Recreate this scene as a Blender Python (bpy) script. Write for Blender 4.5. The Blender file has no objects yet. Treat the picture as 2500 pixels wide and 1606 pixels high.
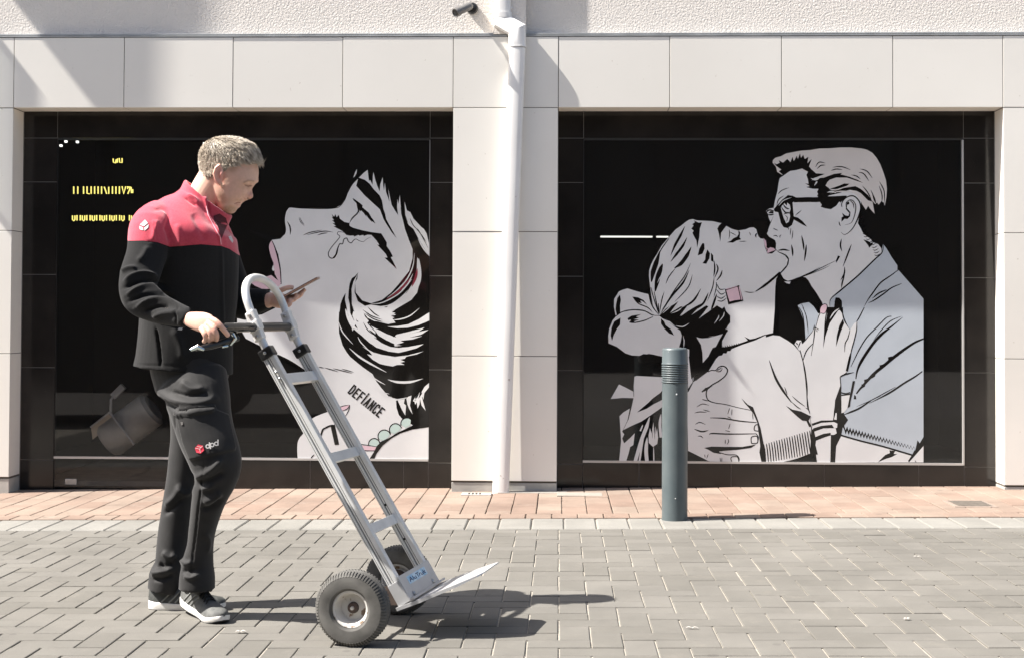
import bpy, bmesh, math, random
import numpy as np
from mathutils import Vector, Matrix, noise
from mathutils.bvhtree import BVHTree
from mathutils.geometry import tessellate_polygon

random.seed(7)
RND = random.Random(11)
scene = bpy.context.scene
col = scene.collection
rad = math.radians

# ------------------------------------------------------------ camera
F = 3458.0                      # focal length in photo pixels (photo 2500 wide)
YAW, TILT, ROLL = rad(1.905), rad(1.3), rad(0.25)
EYE = Vector((0.0, 0.0, 1.08))
PY0 = 770.0 - F * math.tan(TILT)
Rcam = Matrix.Rotation(YAW, 3, 'Z') @ Matrix.Rotation(rad(90) + TILT, 3, 'X') @ Matrix.Rotation(ROLL, 3, 'Z')
cam_d = bpy.data.cameras.new('camera')
cam = bpy.data.objects.new('camera', cam_d); col.objects.link(cam)
cam_d.sensor_width = 36.0
cam_d.lens = 36.0 * F / 2500.0
cam_d.shift_y = -(803.0 - PY0) / 2500.0
cam_d.clip_start = 0.05; cam_d.clip_end = 2000
cam.matrix_world = Matrix.Translation(EYE) @ Rcam.to_4x4()
scene.camera = cam
scene.render.resolution_x = 1024; scene.render.resolution_y = 657

# ------------------------------------------------------------ world, sun, exposure
SUNV = Vector((5.4, 1.0, -6.85)).normalized()          # direction the light travels
world = bpy.data.worlds.new('World'); scene.world = world
world.use_nodes = True
wn = world.node_tree
bg = wn.nodes.get('Background') or wn.nodes.new('ShaderNodeBackground')
sky = wn.nodes.new('ShaderNodeTexSky'); sky.sky_type = 'NISHITA'; sky.sun_disc = False
sky.sun_elevation = math.asin(-SUNV.z); sky.sun_rotation = rad(259.5)
sky.air_density = 1.0; sky.dust_density = 2.5; sky.ozone_density = 0.6
wn.links.new(sky.outputs[0], bg.inputs[0]); bg.inputs[1].default_value = 0.078
wo = wn.nodes.get('World Output') or wn.nodes.new('ShaderNodeOutputWorld')
wn.links.new(bg.outputs[0], wo.inputs[0])
sd = bpy.data.lights.new('sun', 'SUN'); sd.energy = 5.0; sd.angle = rad(0.45); sd.color = (1.0, 0.955, 0.90)
sun = bpy.data.objects.new('sun', sd); col.objects.link(sun)
sun.rotation_euler = SUNV.to_track_quat('-Z', 'Y').to_euler(); sun.location = (-8, -3, 12)
scene.view_settings.view_transform = 'Standard'; scene.view_settings.look = 'None'
scene.view_settings.gamma = 1.0; scene.view_settings.exposure = 1.40

# ------------------------------------------------------------ projection helpers (measurements taken in photo pixels)
def ray(px, py):
    return Rcam @ Vector(((px - 1250.0) / F, -(py - PY0) / F, -1.0))
def P(px, py, Y):
    d = ray(px, py); return EYE + d * (Y / d.y)
SLOPE = 0.012
def gz(x): return SLOPE * max(-6, min(6, x))
def G(px, py, lift=0.0):
    d = ray(px, py); t = (gz(0) + lift - EYE.z) / (d.z - SLOPE * d.x); return EYE + d * t
RcT = Rcam.transposed()
def proj(p):
    v = RcT @ (Vector(p) - EYE)
    return (1250 + F * v.x / -v.z, PY0 - F * v.y / -v.z)
RN = np.array(Rcam); EN = np.array(EYE)
def projN(A):
    v = (A - EN) @ RN
    return np.stack([1250 + F * v[:, 0] / -v[:, 2], PY0 - F * v[:, 1] / -v[:, 2]], 1)

# ------------------------------------------------------------ objects
def tag(o, label=None, cat=None, group=None, kind=None):
    if label: o['label'] = label
    if cat: o['category'] = cat
    if group: o['group'] = group
    if kind: o['kind'] = kind
    return o
def empty(name, loc, label, cat, group=None):
    o = bpy.data.objects.new(name, None); col.objects.link(o); o.location = loc
    o.empty_display_size = 0.1
    return tag(o, label, cat, group)
def link(o, parent=None):
    col.objects.link(o)
    if parent is not None:
        o.parent = parent
        o.matrix_parent_inverse = Matrix.Translation(parent.location).inverted()
    return o
def obj(name, mesh, mats, parent=None, smooth=False):
    o = bpy.data.objects.new(name, mesh)
    for m in (mats if isinstance(mats, (list, tuple)) else [mats]): mesh.materials.append(m)
    if smooth:
        mesh.polygons.foreach_set('use_smooth', [True] * len(mesh.polygons))
    return link(o, parent)

class MB:
    """collects vertices and faces for one mesh"""
    def __init__(s): s.v = []; s.f = []; s.m = []
    def add(s, vs, fs, mi=0):
        b = len(s.v); s.v += [tuple(v) for v in vs]
        for f in fs: s.f.append([i + b for i in f]); s.m.append(mi)
    def box(s, a, b, mi=0, M=None):
        x0, y0, z0 = a; x1, y1, z1 = b
        vs = [Vector(c) for c in ((x0,y0,z0),(x1,y0,z0),(x1,y1,z0),(x0,y1,z0),(x0,y0,z1),(x1,y0,z1),(x1,y1,z1),(x0,y1,z1))]
        if M: vs = [M(*v) for v in vs] if callable(M) else [M @ v for v in vs]
        s.add(vs, [(0,3,2,1),(4,5,6,7),(0,1,5,4),(1,2,6,5),(2,3,7,6),(3,0,4,7)], mi)
    def bbox(s, a, b, c=0.002, mi=0, M=None):
        """box with chamfered edges"""
        bm = bmesh.new(); bmesh.ops.create_cube(bm, size=1)
        for v in bm.verts:
            v.co = Vector(((a[0]+b[0])/2 + v.co.x*(b[0]-a[0]), (a[1]+b[1])/2 + v.co.y*(b[1]-a[1]), (a[2]+b[2])/2 + v.co.z*(b[2]-a[2])))
        bmesh.ops.bevel(bm, geom=bm.edges[:], offset=c, segments=2, affect='EDGES', profile=0.6)
        vs = [v.co.copy() for v in bm.verts]
        if M: vs = [M(*v) for v in vs] if callable(M) else [M @ v for v in vs]
        bm.verts.index_update()
        s.add(vs, [[v.index for v in f.verts] for f in bm.faces], mi); bm.free()
    def rings(s, rs, cap=True, mi=0):
        n = len(rs[0]); b = len(s.v)
        for r in rs: s.v += [tuple(p) for p in r]
        for k in range(len(rs)-1):
            for i in range(n):
                j = (i+1) % n
                s.f.append([b+k*n+i, b+k*n+j, b+(k+1)*n+j, b+(k+1)*n+i]); s.m.append(mi)
        if cap:
            s.f.append([b+i for i in range(n)][::-1]); s.m.append(mi)
            s.f.append([b+(len(rs)-1)*n+i for i in range(n)]); s.m.append(mi)
    def tube(s, pts, r, seg=14, mi=0, cap=True):
        pts = [Vector(p) for p in pts]; rr = r if isinstance(r, (list, tuple)) else [r]*len(pts)
        rs = []; up = None
        for i, p in enumerate(pts):
            t = (pts[min(i+1, len(pts)-1)] - pts[max(i-1, 0)]).normalized()
            if up is None:
                up = t.cross(Vector((0,0,1)) if abs(t.z) < .9 else Vector((1,0,0))).normalized()
            up = (up - t * up.dot(t)).normalized(); w = t.cross(up)
            rs.append([p + (up*math.cos(a) + w*math.sin(a)) * rr[i] for a in [2*math.pi*k/seg for k in range(seg)]])
        s.rings(rs, cap, mi)
    def lathe(s, prof, O, ax, seg=48, mi=0, cap=False):
        """prof: list of (radius, height along ax)"""
        ax = Vector(ax).normalized(); u = ax.cross(Vector((0,0,1)) if abs(ax.z) < .9 else Vector((1,0,0))).normalized(); w = ax.cross(u)
        s.rings([[Vector(O) + ax*h + (u*math.cos(a)+w*math.sin(a))*max(r,1e-5) for a in [2*math.pi*k/seg for k in range(seg)]] for r, h in prof], cap, mi)
    def mesh(s, name='mesh', fix=True):
        me = bpy.data.meshes.new(name); me.from_pydata(s.v, [], s.f)
        me.polygons.foreach_set('material_index', s.m); me.update()
        if fix:
            bm = bmesh.new(); bm.from_mesh(me); bmesh.ops.recalc_face_normals(bm, faces=bm.faces); bm.to_mesh(me); bm.free()
        return me
def smooth_by_angle(o, ang=35):
    me = o.data
    bm = bmesh.new(); bm.from_mesh(me)
    for f in bm.faces: f.smooth = True
    for e in bm.edges:
        if len(e.link_faces) == 2 and e.calc_face_angle(0) > rad(ang): e.smooth = False
    bm.to_mesh(me); bm.free()
    return o

# ------------------------------------------------------------ materials
def nmat(name, base=(.5,.5,.5), rough=.6, metal=0.0, spec=.5):
    m = bpy.data.materials.new(name); m.use_nodes = True
    b = m.node_tree.nodes['Principled BSDF']
    b.inputs['Base Color'].default_value = (*base, 1); b.inputs['Roughness'].default_value = rough
    b.inputs['Metallic'].default_value = metal; b.inputs['Specular IOR Level'].default_value = spec
    return m
def nd(m, t, **kw):
    n = m.node_tree.nodes.new(t)
    for k, v in kw.items():
        if k in n.inputs: n.inputs[k].default_value = v
        else: setattr(n, k, v)
    return n
def lk(m, a, b): m.node_tree.links.new(a, b)
def geo(m): return nd(m, 'ShaderNodeNewGeometry').outputs['Position']
def noisy(name, c1, c2, scale, rough=.7, bump=0.0, bscale=None, metal=0, detail=6, spec=.5, lo=.35, hi=.65, bdist=.002, stretch=None, speck=None):
    """colour between c1 and c2 by noise, plus optional noise bump and dirt specks"""
    m = nmat(name, c1, rough, metal, spec); b = m.node_tree.nodes['Principled BSDF']; pos = geo(m)
    if stretch:
        mp = nd(m, 'ShaderNodeMapping'); mp.inputs['Scale'].default_value = stretch; lk(m, pos, mp.inputs[0]); pos2 = mp.outputs[0]
    else: pos2 = pos
    n = nd(m, 'ShaderNodeTexNoise', Scale=scale, Detail=detail); lk(m, pos2, n.inputs['Vector'])
    r = nd(m, 'ShaderNodeValToRGB'); r.color_ramp.elements[0].position = lo; r.color_ramp.elements[1].position = hi
    r.color_ramp.elements[0].color = (*c1, 1); r.color_ramp.elements[1].color = (*c2, 1)
    lk(m, n.outputs[0], r.inputs[0]); out = r.outputs[0]
    if speck:
        n3 = nd(m, 'ShaderNodeTexNoise', Scale=speck[0], Detail=3); lk(m, pos, n3.inputs['Vector'])
        r3 = nd(m, 'ShaderNodeValToRGB'); r3.color_ramp.elements[0].position = speck[1]; r3.color_ramp.elements[1].position = speck[1]+.04
        r3.color_ramp.elements[0].color = (0,0,0,1); r3.color_ramp.elements[1].color = (1,1,1,1); lk(m, n3.outputs[0], r3.inputs[0])
        mx = nd(m, 'ShaderNodeMix', data_type='RGBA'); lk(m, r3.outputs[0], mx.inputs[0]); lk(m, out, mx.inputs[6]); mx.inputs[7].default_value = (*speck[2], 1)
        out = mx.outputs[2]
    lk(m, out, b.inputs['Base Color'])
    if bump:
        n2 = nd(m, 'ShaderNodeTexNoise', Scale=bscale or scale*4, Detail=5); lk(m, pos, n2.inputs['Vector'])
        bp = nd(m, 'ShaderNodeBump', Strength=bump, Distance=bdist); lk(m, n2.outputs[0], bp.inputs['Height']); lk(m, bp.outputs[0], b.inputs['Normal'])
    return m

def paver_mat(name, c1, c2, bump=.5, bs=260, vary=.22, speck=(.9,.9,.85), blot=None):
    """per-block tone (attribute 'tone'), grain and blotches"""
    m = nmat(name, c1, .85, spec=.3); b = m.node_tree.nodes['Principled BSDF']; pos = geo(m)
    at = nd(m, 'ShaderNodeAttribute', attribute_name='tone')
    mx = nd(m, 'ShaderNodeMix', data_type='RGBA'); lk(m, at.outputs['Fac'], mx.inputs[0])
    mx.inputs[6].default_value = (*c1, 1); mx.inputs[7].default_value = (*c2, 1)
    n = nd(m, 'ShaderNodeTexNoise', Scale=2.2, Detail=8, Roughness=.65); lk(m, pos, n.inputs['Vector'])
    mr = nd(m, 'ShaderNodeMapRange'); lk(m, n.outputs[0], mr.inputs[0]); mr.inputs[1].default_value = .3; mr.inputs[2].default_value = .7
    mr.inputs[3].default_value = 1-vary; mr.inputs[4].default_value = 1+vary
    ng = nd(m, 'ShaderNodeTexNoise', Scale=900, Detail=2); lk(m, pos, ng.inputs['Vector'])
    mg = nd(m, 'ShaderNodeMapRange'); lk(m, ng.outputs[0], mg.inputs[0]); mg.inputs[1].default_value = .3; mg.inputs[2].default_value = .7
    mg.inputs[3].default_value = .84; mg.inputs[4].default_value = 1.16
    mu = nd(m, 'ShaderNodeMath', operation='MULTIPLY'); lk(m, mr.outputs[0], mu.inputs[0]); lk(m, mg.outputs[0], mu.inputs[1])
    vm = nd(m, 'ShaderNodeVectorMath', operation='SCALE'); lk(m, mx.outputs[2], vm.inputs[0]); lk(m, mu.outputs[0], vm.inputs['Scale'])
    out = vm.outputs[0]
    if blot:
        nb = nd(m, 'ShaderNodeTexNoise', Scale=7, Detail=9, Roughness=.75); lk(m, pos, nb.inputs['Vector'])
        rb = nd(m, 'ShaderNodeMapRange'); lk(m, nb.outputs[0], rb.inputs[0]); rb.inputs[1].default_value = .56; rb.inputs[2].default_value = .72; rb.inputs[4].default_value = .55
        m2 = nd(m, 'ShaderNodeMix', data_type='RGBA'); lk(m, rb.outputs[0], m2.inputs[0]); lk(m, out, m2.inputs[6]); m2.inputs[7].default_value = (*blot, 1); out = m2.outputs[2]
    vo = nd(m, 'ShaderNodeTexVoronoi', Scale=4.3); lk(m, pos, vo.inputs['Vector'])
    ns_ = nd(m, 'ShaderNodeTexNoise', Scale=1.3, Detail=2); lk(m, pos, ns_.inputs['Vector'])
    th = nd(m, 'ShaderNodeMath', operation='MULTIPLY'); lk(m, ns_.outputs[0], th.inputs[0]); th.inputs[1].default_value = .13
    gm = nd(m, 'ShaderNodeMath', operation='LESS_THAN'); lk(m, vo.outputs['Distance'], gm.inputs[0]); lk(m, th.outputs[0], gm.inputs[1])
    gmm = nd(m, 'ShaderNodeMath', operation='MULTIPLY'); lk(m, gm.outputs[0], gmm.inputs[0]); gmm.inputs[1].default_value = .35
    m3 = nd(m, 'ShaderNodeMix', data_type='RGBA'); lk(m, gmm.outputs[0], m3.inputs[0]); lk(m, out, m3.inputs[6]); m3.inputs[7].default_value = (.07,.065,.06,1); out = m3.outputs[2]
    lk(m, out, b.inputs['Base Color'])
    n2 = nd(m, 'ShaderNodeTexNoise', Scale=bs, Detail=6); lk(m, pos, n2.inputs['Vector'])
    bp = nd(m, 'ShaderNodeBump', Strength=bump, Distance=.002); lk(m, n2.outputs[0], bp.inputs['Height']); lk(m, bp.outputs[0], b.inputs['Normal'])
    return m

M_road = paver_mat('grey_paver', (.127,.120,.105), (.149,.141,.125), vary=.14, blot=(.19,.175,.15))
M_red = paver_mat('red_paver', (.215,.152,.118), (.250,.195,.155), blot=(.30,.255,.215), bump=.35)
M_kerb = paver_mat('kerb_concrete', (.200,.192,.172), (.232,.223,.202), vary=.15, bump=.9, bs=420)
M_sand = noisy('joint_sand', (.36,.33,.28), (.27,.245,.205), 60, .95, .4, 500)
M_asph = noisy('street_ground', (.13,.12,.11), (.16,.15,.135), 3, .9, .5, 200)
M_panel = [noisy('stone_panel', tuple(c*f for c in (.79,.757,.69)), tuple(c*f for c in (.865,.832,.765)), .9, .5, .08, 60, spec=.35, lo=.3, hi=.7, speck=(38, .735, (.62,.57,.50))) for f in (.965, .985, 1.0)]
M_plinth = noisy('plinth_stone', (.36,.35,.32), (.46,.44,.40), 6, .7, .3, 120)
M_joint = nmat('panel_joint', (.10,.085,.07), .9)
M_dark = nmat('dark_gap', (.004,.004,.004), .9)
M_strip = noisy('zinc_strip', (.30,.31,.31), (.40,.41,.41), 9, .45, metal=.3)
M_tile = noisy('dark_granite_tile', (.013,.0115,.0105), (.022,.019,.017), 4, .12, .05, 300, spec=.4, speck=(210, .70, (.11,.10,.09)))
M_tilejoint = nmat('tile_grout', (.22,.21,.195), .8)
M_alu_line = nmat('window_profile', (.55,.54,.52), .4, .4)
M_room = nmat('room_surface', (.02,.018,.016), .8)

# stucco: grainy render with real relief
M_stucco = nmat('stucco', (.76,.71,.65), .9, spec=.2)
b = M_stucco.node_tree.nodes['Principled BSDF']; pos = geo(M_stucco)
v = nd(M_stucco, 'ShaderNodeTexNoise', Scale=78, Detail=4, Roughness=.6, Distortion=.3); lk(M_stucco, pos, v.inputs['Vector'])
bp = nd(M_stucco, 'ShaderNodeBump', Strength=.9, Distance=.010); lk(M_stucco, v.outputs[0], bp.inputs['Height']); lk(M_stucco, bp.outputs[0], b.inputs['Normal'])

# dusty shop glass: mostly clear, faint dust, mirror-like reflection
def glass_mat(name, dust, alpha_dark):
    m = bpy.data.materials.new(name); m.use_nodes = True; nt = m.node_tree
    for n in list(nt.nodes):
        if n.type == 'BSDF_PRINCIPLED': nt.nodes.remove(n)
    out = [n for n in nt.nodes if n.type == 'OUTPUT_MATERIAL'][0]
    tr = nd(m, 'ShaderNodeBsdfTransparent'); tr.inputs[0].default_value = (.93,.93,.93,1)
    df = nd(m, 'ShaderNodeBsdfDiffuse'); df.inputs[0].default_value = (*dust, 1)
    n = nd(m, 'ShaderNodeTexNoise', Scale=3, Detail=10, Roughness=.8); lk(m, geo(m), n.inputs['Vector'])
    mr = nd(m, 'ShaderNodeMapRange'); lk(m, n.outputs[0], mr.inputs[0]); mr.inputs[1].default_value=.25; mr.inputs[2].default_value=.75; mr.inputs[3].default_value = alpha_dark*.75; mr.inputs[4].default_value = min(1, alpha_dark*1.25)
    mx = nd(m, 'ShaderNodeMixShader'); lk(m, mr.outputs[0], mx.inputs[0]); lk(m, tr.outputs[0], mx.inputs[1]); lk(m, df.outputs[0], mx.inputs[2])
    gl = nd(m, 'ShaderNodeBsdfGlossy', Roughness=.02); gl.inputs[0].default_value = (.8,.8,.8,1)
    fr = nd(m, 'ShaderNodeFresnel', IOR=1.5)
    m2 = nd(m, 'ShaderNodeMixShader'); lk(m, fr.outputs[0], m2.inputs[0]); lk(m, mx.outputs[0], m2.inputs[1]); lk(m, gl.outputs[0], m2.inputs[2])
    lk(m, m2.outputs[0], out.inputs[0])
    return m
M_glass = glass_mat('shop_glass', (.026,.024,.022), .32)
# ============================================================ GROUND
YC, YS1, YS2, YR, YG = 8.70, 8.692, 8.757, 8.876, 8.881     # cladding face, two stucco faces, tile face, glass
YKR, YKS = 7.56, 7.20       # red paving | kerb | street boundaries
def gp(x, y, z=0): return (x, y, z + gz(x))

def pavers(name, rects, mat, gap, cham=.004, tone=None, lift=0.0, rnd=None):
    rnd = rnd or RND
    V = []; Fc = []; T = []
    for (x0, x1, y0, y1) in rects:
        g = gap/2; jx = rnd.uniform(-.0012, .0012); jy = rnd.uniform(-.0012, .0012); h = lift + rnd.uniform(-.0012, .0012)
        tx, ty = rnd.uniform(-.004, .004), rnd.uniform(-.004, .004)
        xm, ym = (x0+x1)/2, (y0+y1)/2; t = rnd.random() if tone is None else tone(xm, ym, rnd)
        b = len(V)
        a0, a1, b0, b1 = x0+g+jx, x1-g+jx, y0+g+jy, y1-g+jy
        c = cham
        for (X, Y, Z) in ((a0,b0,-.02),(a1,b0,-.02),(a1,b1,-.02),(a0,b1,-.02),(a0,b0,-c*.8),(a1,b0,-c*.8),(a1,b1,-c*.8),(a0,b1,-c*.8),(a0+c,b0+c,0),(a1-c,b0+c,0),(a1-c,b1-c,0),(a0+c,b1-c,0)):
            V.append((X, Y, Z + h + (X-xm)*tx + (Y-ym)*ty + gz(X)))
        for k in range(4):
            l = (k+1) % 4
            Fc.append((b+k, b+l, b+4+l, b+4+k)); Fc.append((b+4+k, b+4+l, b+8+l, b+8+k))
        Fc.append((b+8, b+9, b+10, b+11)); T += [t]*12
    me = bpy.data.meshes.new(name); me.from_pydata(V, [], Fc); me.update()
    at = me.attributes.new('tone', 'FLOAT', 'POINT'); at.data.foreach_set('value', T)
    o = obj(name, me, mat); tag(o, kind='structure'); return o

# herringbone street paving
U = .1065; rects = []
nx0, nx1 = int(-4.6/U), int(4.6/U); ny = int((YKS-3.1)/U)
for i in range(nx0, nx1):
    for j in range(ny+1):
        k = (i + j) % 4; x = i*U + .003; y = YKS - U*(j+1)      # j counts towards the camera
        k = (i - j) % 4
        if k == 0: rects.append((x, x+2*U, y, y+U))
        elif k == 2: rects.append((x, x+U, y, min(y+2*U, YKS)))
road = pavers('road', rects, M_road, .0056, cham=.0022)

# red footway: long blocks pointing at the wall, with a border course along the kerb
rects = []; W, L = .139, .278
i0 = int(-4.8/W)
yb = YKR + .155
for i in range(i0, -i0):
    x = i*W + .02
    rects.append((x - W*.4, x + W*.6, YKR, yb))
    y = yb - (L/2 if i % 2 else 0) * 0; off = (L/2 if i % 2 else 0)
    if off: rects.append((x, x+W, yb, yb+off))
    y = yb + off
    while y < 9.35:
        rects.append((x, x+W, y, y+L)); y += L
foot = pavers('footway', rects, M_red, .005, cham=.003, lift=.008)
rects = [(i*.168+.03, (i+1)*.168+.03, YKS, YKR) for i in range(-28, 28)]
kerb = pavers('kerb', rects, M_kerb, .006, cham=.006, lift=.004)

def sheet(name, x0, x1, y0, y1, z, mat, n=24, slope=True):
    m = MB(); xs = [x0 + (x1-x0)*i/n for i in range(n+1)]
    if slope: xs = sorted(set([x for x in xs] + [-6.0, 6.0]))
    vs = []; fs = []
    for x in xs: vs += [(x, y0, z + (gz(x) if slope else 0)), (x, y1, z + (gz(x) if slope else 0))]
    for i in range(len(xs)-1): fs.append((2*i, 2*i+2, 2*i+3, 2*i+1))
    m.add(vs, fs); o = obj(name, m.mesh(fix=False), mat); tag(o, kind='structure'); return o
sheet('joint_sand', -4.75, 4.75, 3.0, 9.4, -.0052, M_sand)
sheet('street_ground', -300, 300, -300, 300, -.03, M_asph)
near = sheet('street_surface', -60, 60, -9.0, 3.098, -.004, M_asph)

# ============================================================ BUILDING
bld = empty('building', (0, 9.2, 0), 'shop building with pale stone cladding round two dark display windows and grainy render above', 'building')
def X(px, py=264, Y=YC): return P(px, py, Y).x
def Z(px, py, Y=YC): return P(px, py, Y).z
xj = [X(33), X(302), X(568), X(836), X(1106), X(1363), X(1635), X(1908), X(2180), X(2449)]
pitch = (xj[9]-xj[5])/4
zl = Z(1235, 263.5); zt = Z(1235, 90); zj1, zj2 = Z(1235, 566), Z(1235, 869); zp = Z(1235, 1174)
LEFTX, RIGHTX = xj[0]-5*pitch, xj[9]+4*pitch
g = .0022
m = MB()
def panel(x0, x1, z0, z1, y1=YR+.0):
    m.bbox((x0+g, YC+RND.uniform(-.0008,.0008), z0+g), (x1-g, y1, z1-g), .0012, mi=RND.randrange(3))
xs = [xj[0]-pitch*k for k in range(5,0,-1)] + xj + [xj[9]+pitch*k for k in range(1,5)]
for a, b_ in zip(xs[:-1], xs[1:]): panel(a, b_, zl, zt)
for (a, b_) in ((xj[4], xj[5]), (xj[0]-pitch*1.0, xj[0]), (xj[9], xj[9]+pitch*1.0)):
    for z0, z1 in ((zj1, zl), (zj2, zj1), (zp, zj2)): panel(a, b_, z0, z1)
for (a, b_) in ((xj[0]-5*pitch, xj[0]-pitch), (xj[9]+pitch, xj[9]+4*pitch)):
    n = int(round((b_-a)/pitch))
    for k in range(n):
        for z0, z1 in ((zj1, zl), (zj2, zj1), (zp, zj2)): panel(a+k*pitch, a+(k+1)*pitch, z0, z1)
obj('stone_cladding', m.mesh(), M_panel, bld)
m = MB()      # joint backing inside piers and lintel
def back(x0, x1, z0, z1): m.box((x0+.004, YC+.009, z0), (x1-.004, YR-.004, z1))
back(xs[0], xs[-1], zl+.004, zt-.002)
for (a, b_) in ((xj[4], xj[5]), (xs[0], xj[0]), (xj[9], xs[-1])): back(a, b_, -.1, zl+.0035)
obj('joint_backing', m.mesh(), M_joint, bld)
for (a, b_) in ((xj[4], xj[5]), (xj[0]-5*pitch, xj[0]), (xj[9], xs[-1])):
    m = MB(); m.bbox((a+.002, YC+.004, -.12), (b_-.002, YR-.001, zp-.010), .002)
    obj('plinth', m.mesh(), M_plinth, bld)

# recessed dark tile surround (real openings for the glass)
zg0 = Z(1700, 1128, YR); zg1 = Z(1700, 338, YR)
OP = [dict(x0=xj[0], x1=xj[4], g0=X(137, 600, YR), g1=X(1048.5, 600, YR)), dict(x0=xj[5], x1=xj[9], g0=X(1424, 600, YR), g1=X(2353, 600, YR))]
ztj = [Z(1075, y, YR) for y in (1190, 1129, 902, 674, 446, 338, 276, 250)]
def tile(x0, x1, z0, z1): m.bbox((x0+.0018, YR+RND.uniform(-.0006,.0006), z0+.0018), (x1-.0018, YR+.02, z1-.0018), .001)
for k, o_ in enumerate(OP):
    m = MB(); mg = MB()
    ztop = zl + .02
    bott = [o_['x1']]
    for (a, b_) in ((o_['x0'], o_['g0']), (o_['g1'], o_['x1'])):
        zz = [-.12, ztj[1], ztj[2], ztj[3], ztj[4], ztj[5], ztop]
        for z0, z1 in zip(zz[:-1], zz[1:]): tile(a, b_, z0, z1)
    n = 1
    for i in range(n):
        w = (o_['g1']-o_['g0'])/n; tile(o_['g0']+i*w, o_['g0']+(i+1)*w, zg1, ztop)
    if k == 1: cuts = [o_['g0']] + [X(p, 1150, YR) for p in (1560, 1785, 2013, 2243)] + [o_['g1']]
    else: cuts = [X(p, 1150, YR) for p in (556, 757, 985)] + [o_['g1']]
    for a, b_ in zip(cuts[:-1], cuts[1:]):
        if b_-a > .01: tile(a, b_, -.12, zg0)
    ga, gb = o_['x0']-.05, o_['x1']+.05
    c0 = cuts[0]
    mg.box((ga, YR+.0035, -.13), (o_['g0']-.002, YR+.024, ztop+.01)); mg.box((o_['g1']+.002, YR+.0035, -.13), (gb, YR+.024, ztop+.01))
    mg.box((o_['g0']-.002, YR+.0035, zg1+.002), (o_['g1']+.002, YR+.024, ztop+.01)); mg.box((c0, YR+.0035, -.13), (o_['g1']+.002, YR+.024, zg0-.002))
    sur = obj('granite_surround', m.mesh(), M_tile, bld)
    obj('grout_backing', mg.mesh(), M_tilejoint, sur)

# stucco above and the zinc drip strip
xsp = X(1284, 50, YS1); xsq = X(1204, 50, YS1)
m = MB(); zs = zt + .012
m.box((xs[0], YS2, zs), (xsq, YS2+.43, 9.2)); m.box((xsq, YS1, zs+.003), (xsp, YS2+.43, 9.2)); m.box((xsp, YS2, zs), (xs[-1], YS2+.43, 9.2))
obj('stucco_wall', m.mesh(), M_stucco, bld)
m = MB()
m.bbox((xs[0], YC-.0035, zt+.001), (xs[-1], YS2+.02, zt+.010), .002); m.bbox((xs[0], YC-.0015, zt+.011), (xs[-1], YS2+.02, zt+.022), .003)
obj('drip_strip', m.mesh(), M_strip, bld)

# windows: profile frame, pane, lit interior behind
room_d = 3.2
for k, o_ in enumerate(OP):
    m = MB(); t = .011; zb = zg0 if k else Z(300, 1172, YR)
    x0, x1 = o_['g0'], o_['g1']
    m.box((x0+.0005, YR-.0015, zg0-.006), (x1-.0005, YR+.03, zg0+t*.7))
    m.box((x1-(t if k else .003), YR-(.003 if k else -.004), zg0), (x1, YR+.031, zg1-t))
    fr = obj('window_frame', m.mesh(), M_alu_line, bld)
    m = MB(); m.box((x0, YR+.006, zg1-t), (x1, YR+.03, zg1)); m.box((x0, YR+.006, zb), (x0+t*.3, YR+.0305, zg1-t))
    obj('frame_edge', m.mesh(), nmat('frame_shade', (.035,.033,.03), .4), bld)  # top and left profiles: shade painted in with a darker copy of the frame
    m = MB()
    if k: m.box((x0+t*.5, YG+.004, zg0), (x1-t*.5, YG+.010, zg1-t*.5))
    else:
        xd = X(556, 1150, YR)
        m.add([(x0+.003, YG+.004, -.02), (xd, YG+.004, -.02), (xd, YG+.004, zg0), (x1-t*.5, YG+.004, zg0), (x1-t*.5, YG+.004, zg1-t*.5), (x0+.003, YG+.004, zg1-t*.5)], [(0,1,2,3,4,5)])
    obj('window_pane', m.mesh(fix=False), M_glass, fr)
# dark rooms behind both panes
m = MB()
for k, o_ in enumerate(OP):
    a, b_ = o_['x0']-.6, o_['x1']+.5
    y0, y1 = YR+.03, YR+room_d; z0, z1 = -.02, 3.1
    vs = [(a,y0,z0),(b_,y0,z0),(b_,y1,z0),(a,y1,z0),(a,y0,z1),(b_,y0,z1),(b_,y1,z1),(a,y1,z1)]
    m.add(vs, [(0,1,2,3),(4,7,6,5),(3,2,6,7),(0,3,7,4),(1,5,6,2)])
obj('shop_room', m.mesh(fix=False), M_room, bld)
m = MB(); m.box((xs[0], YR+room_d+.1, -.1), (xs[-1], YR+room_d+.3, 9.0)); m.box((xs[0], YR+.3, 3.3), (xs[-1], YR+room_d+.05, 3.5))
obj('rear_wall', m.mesh(), M_room, bld)

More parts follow.
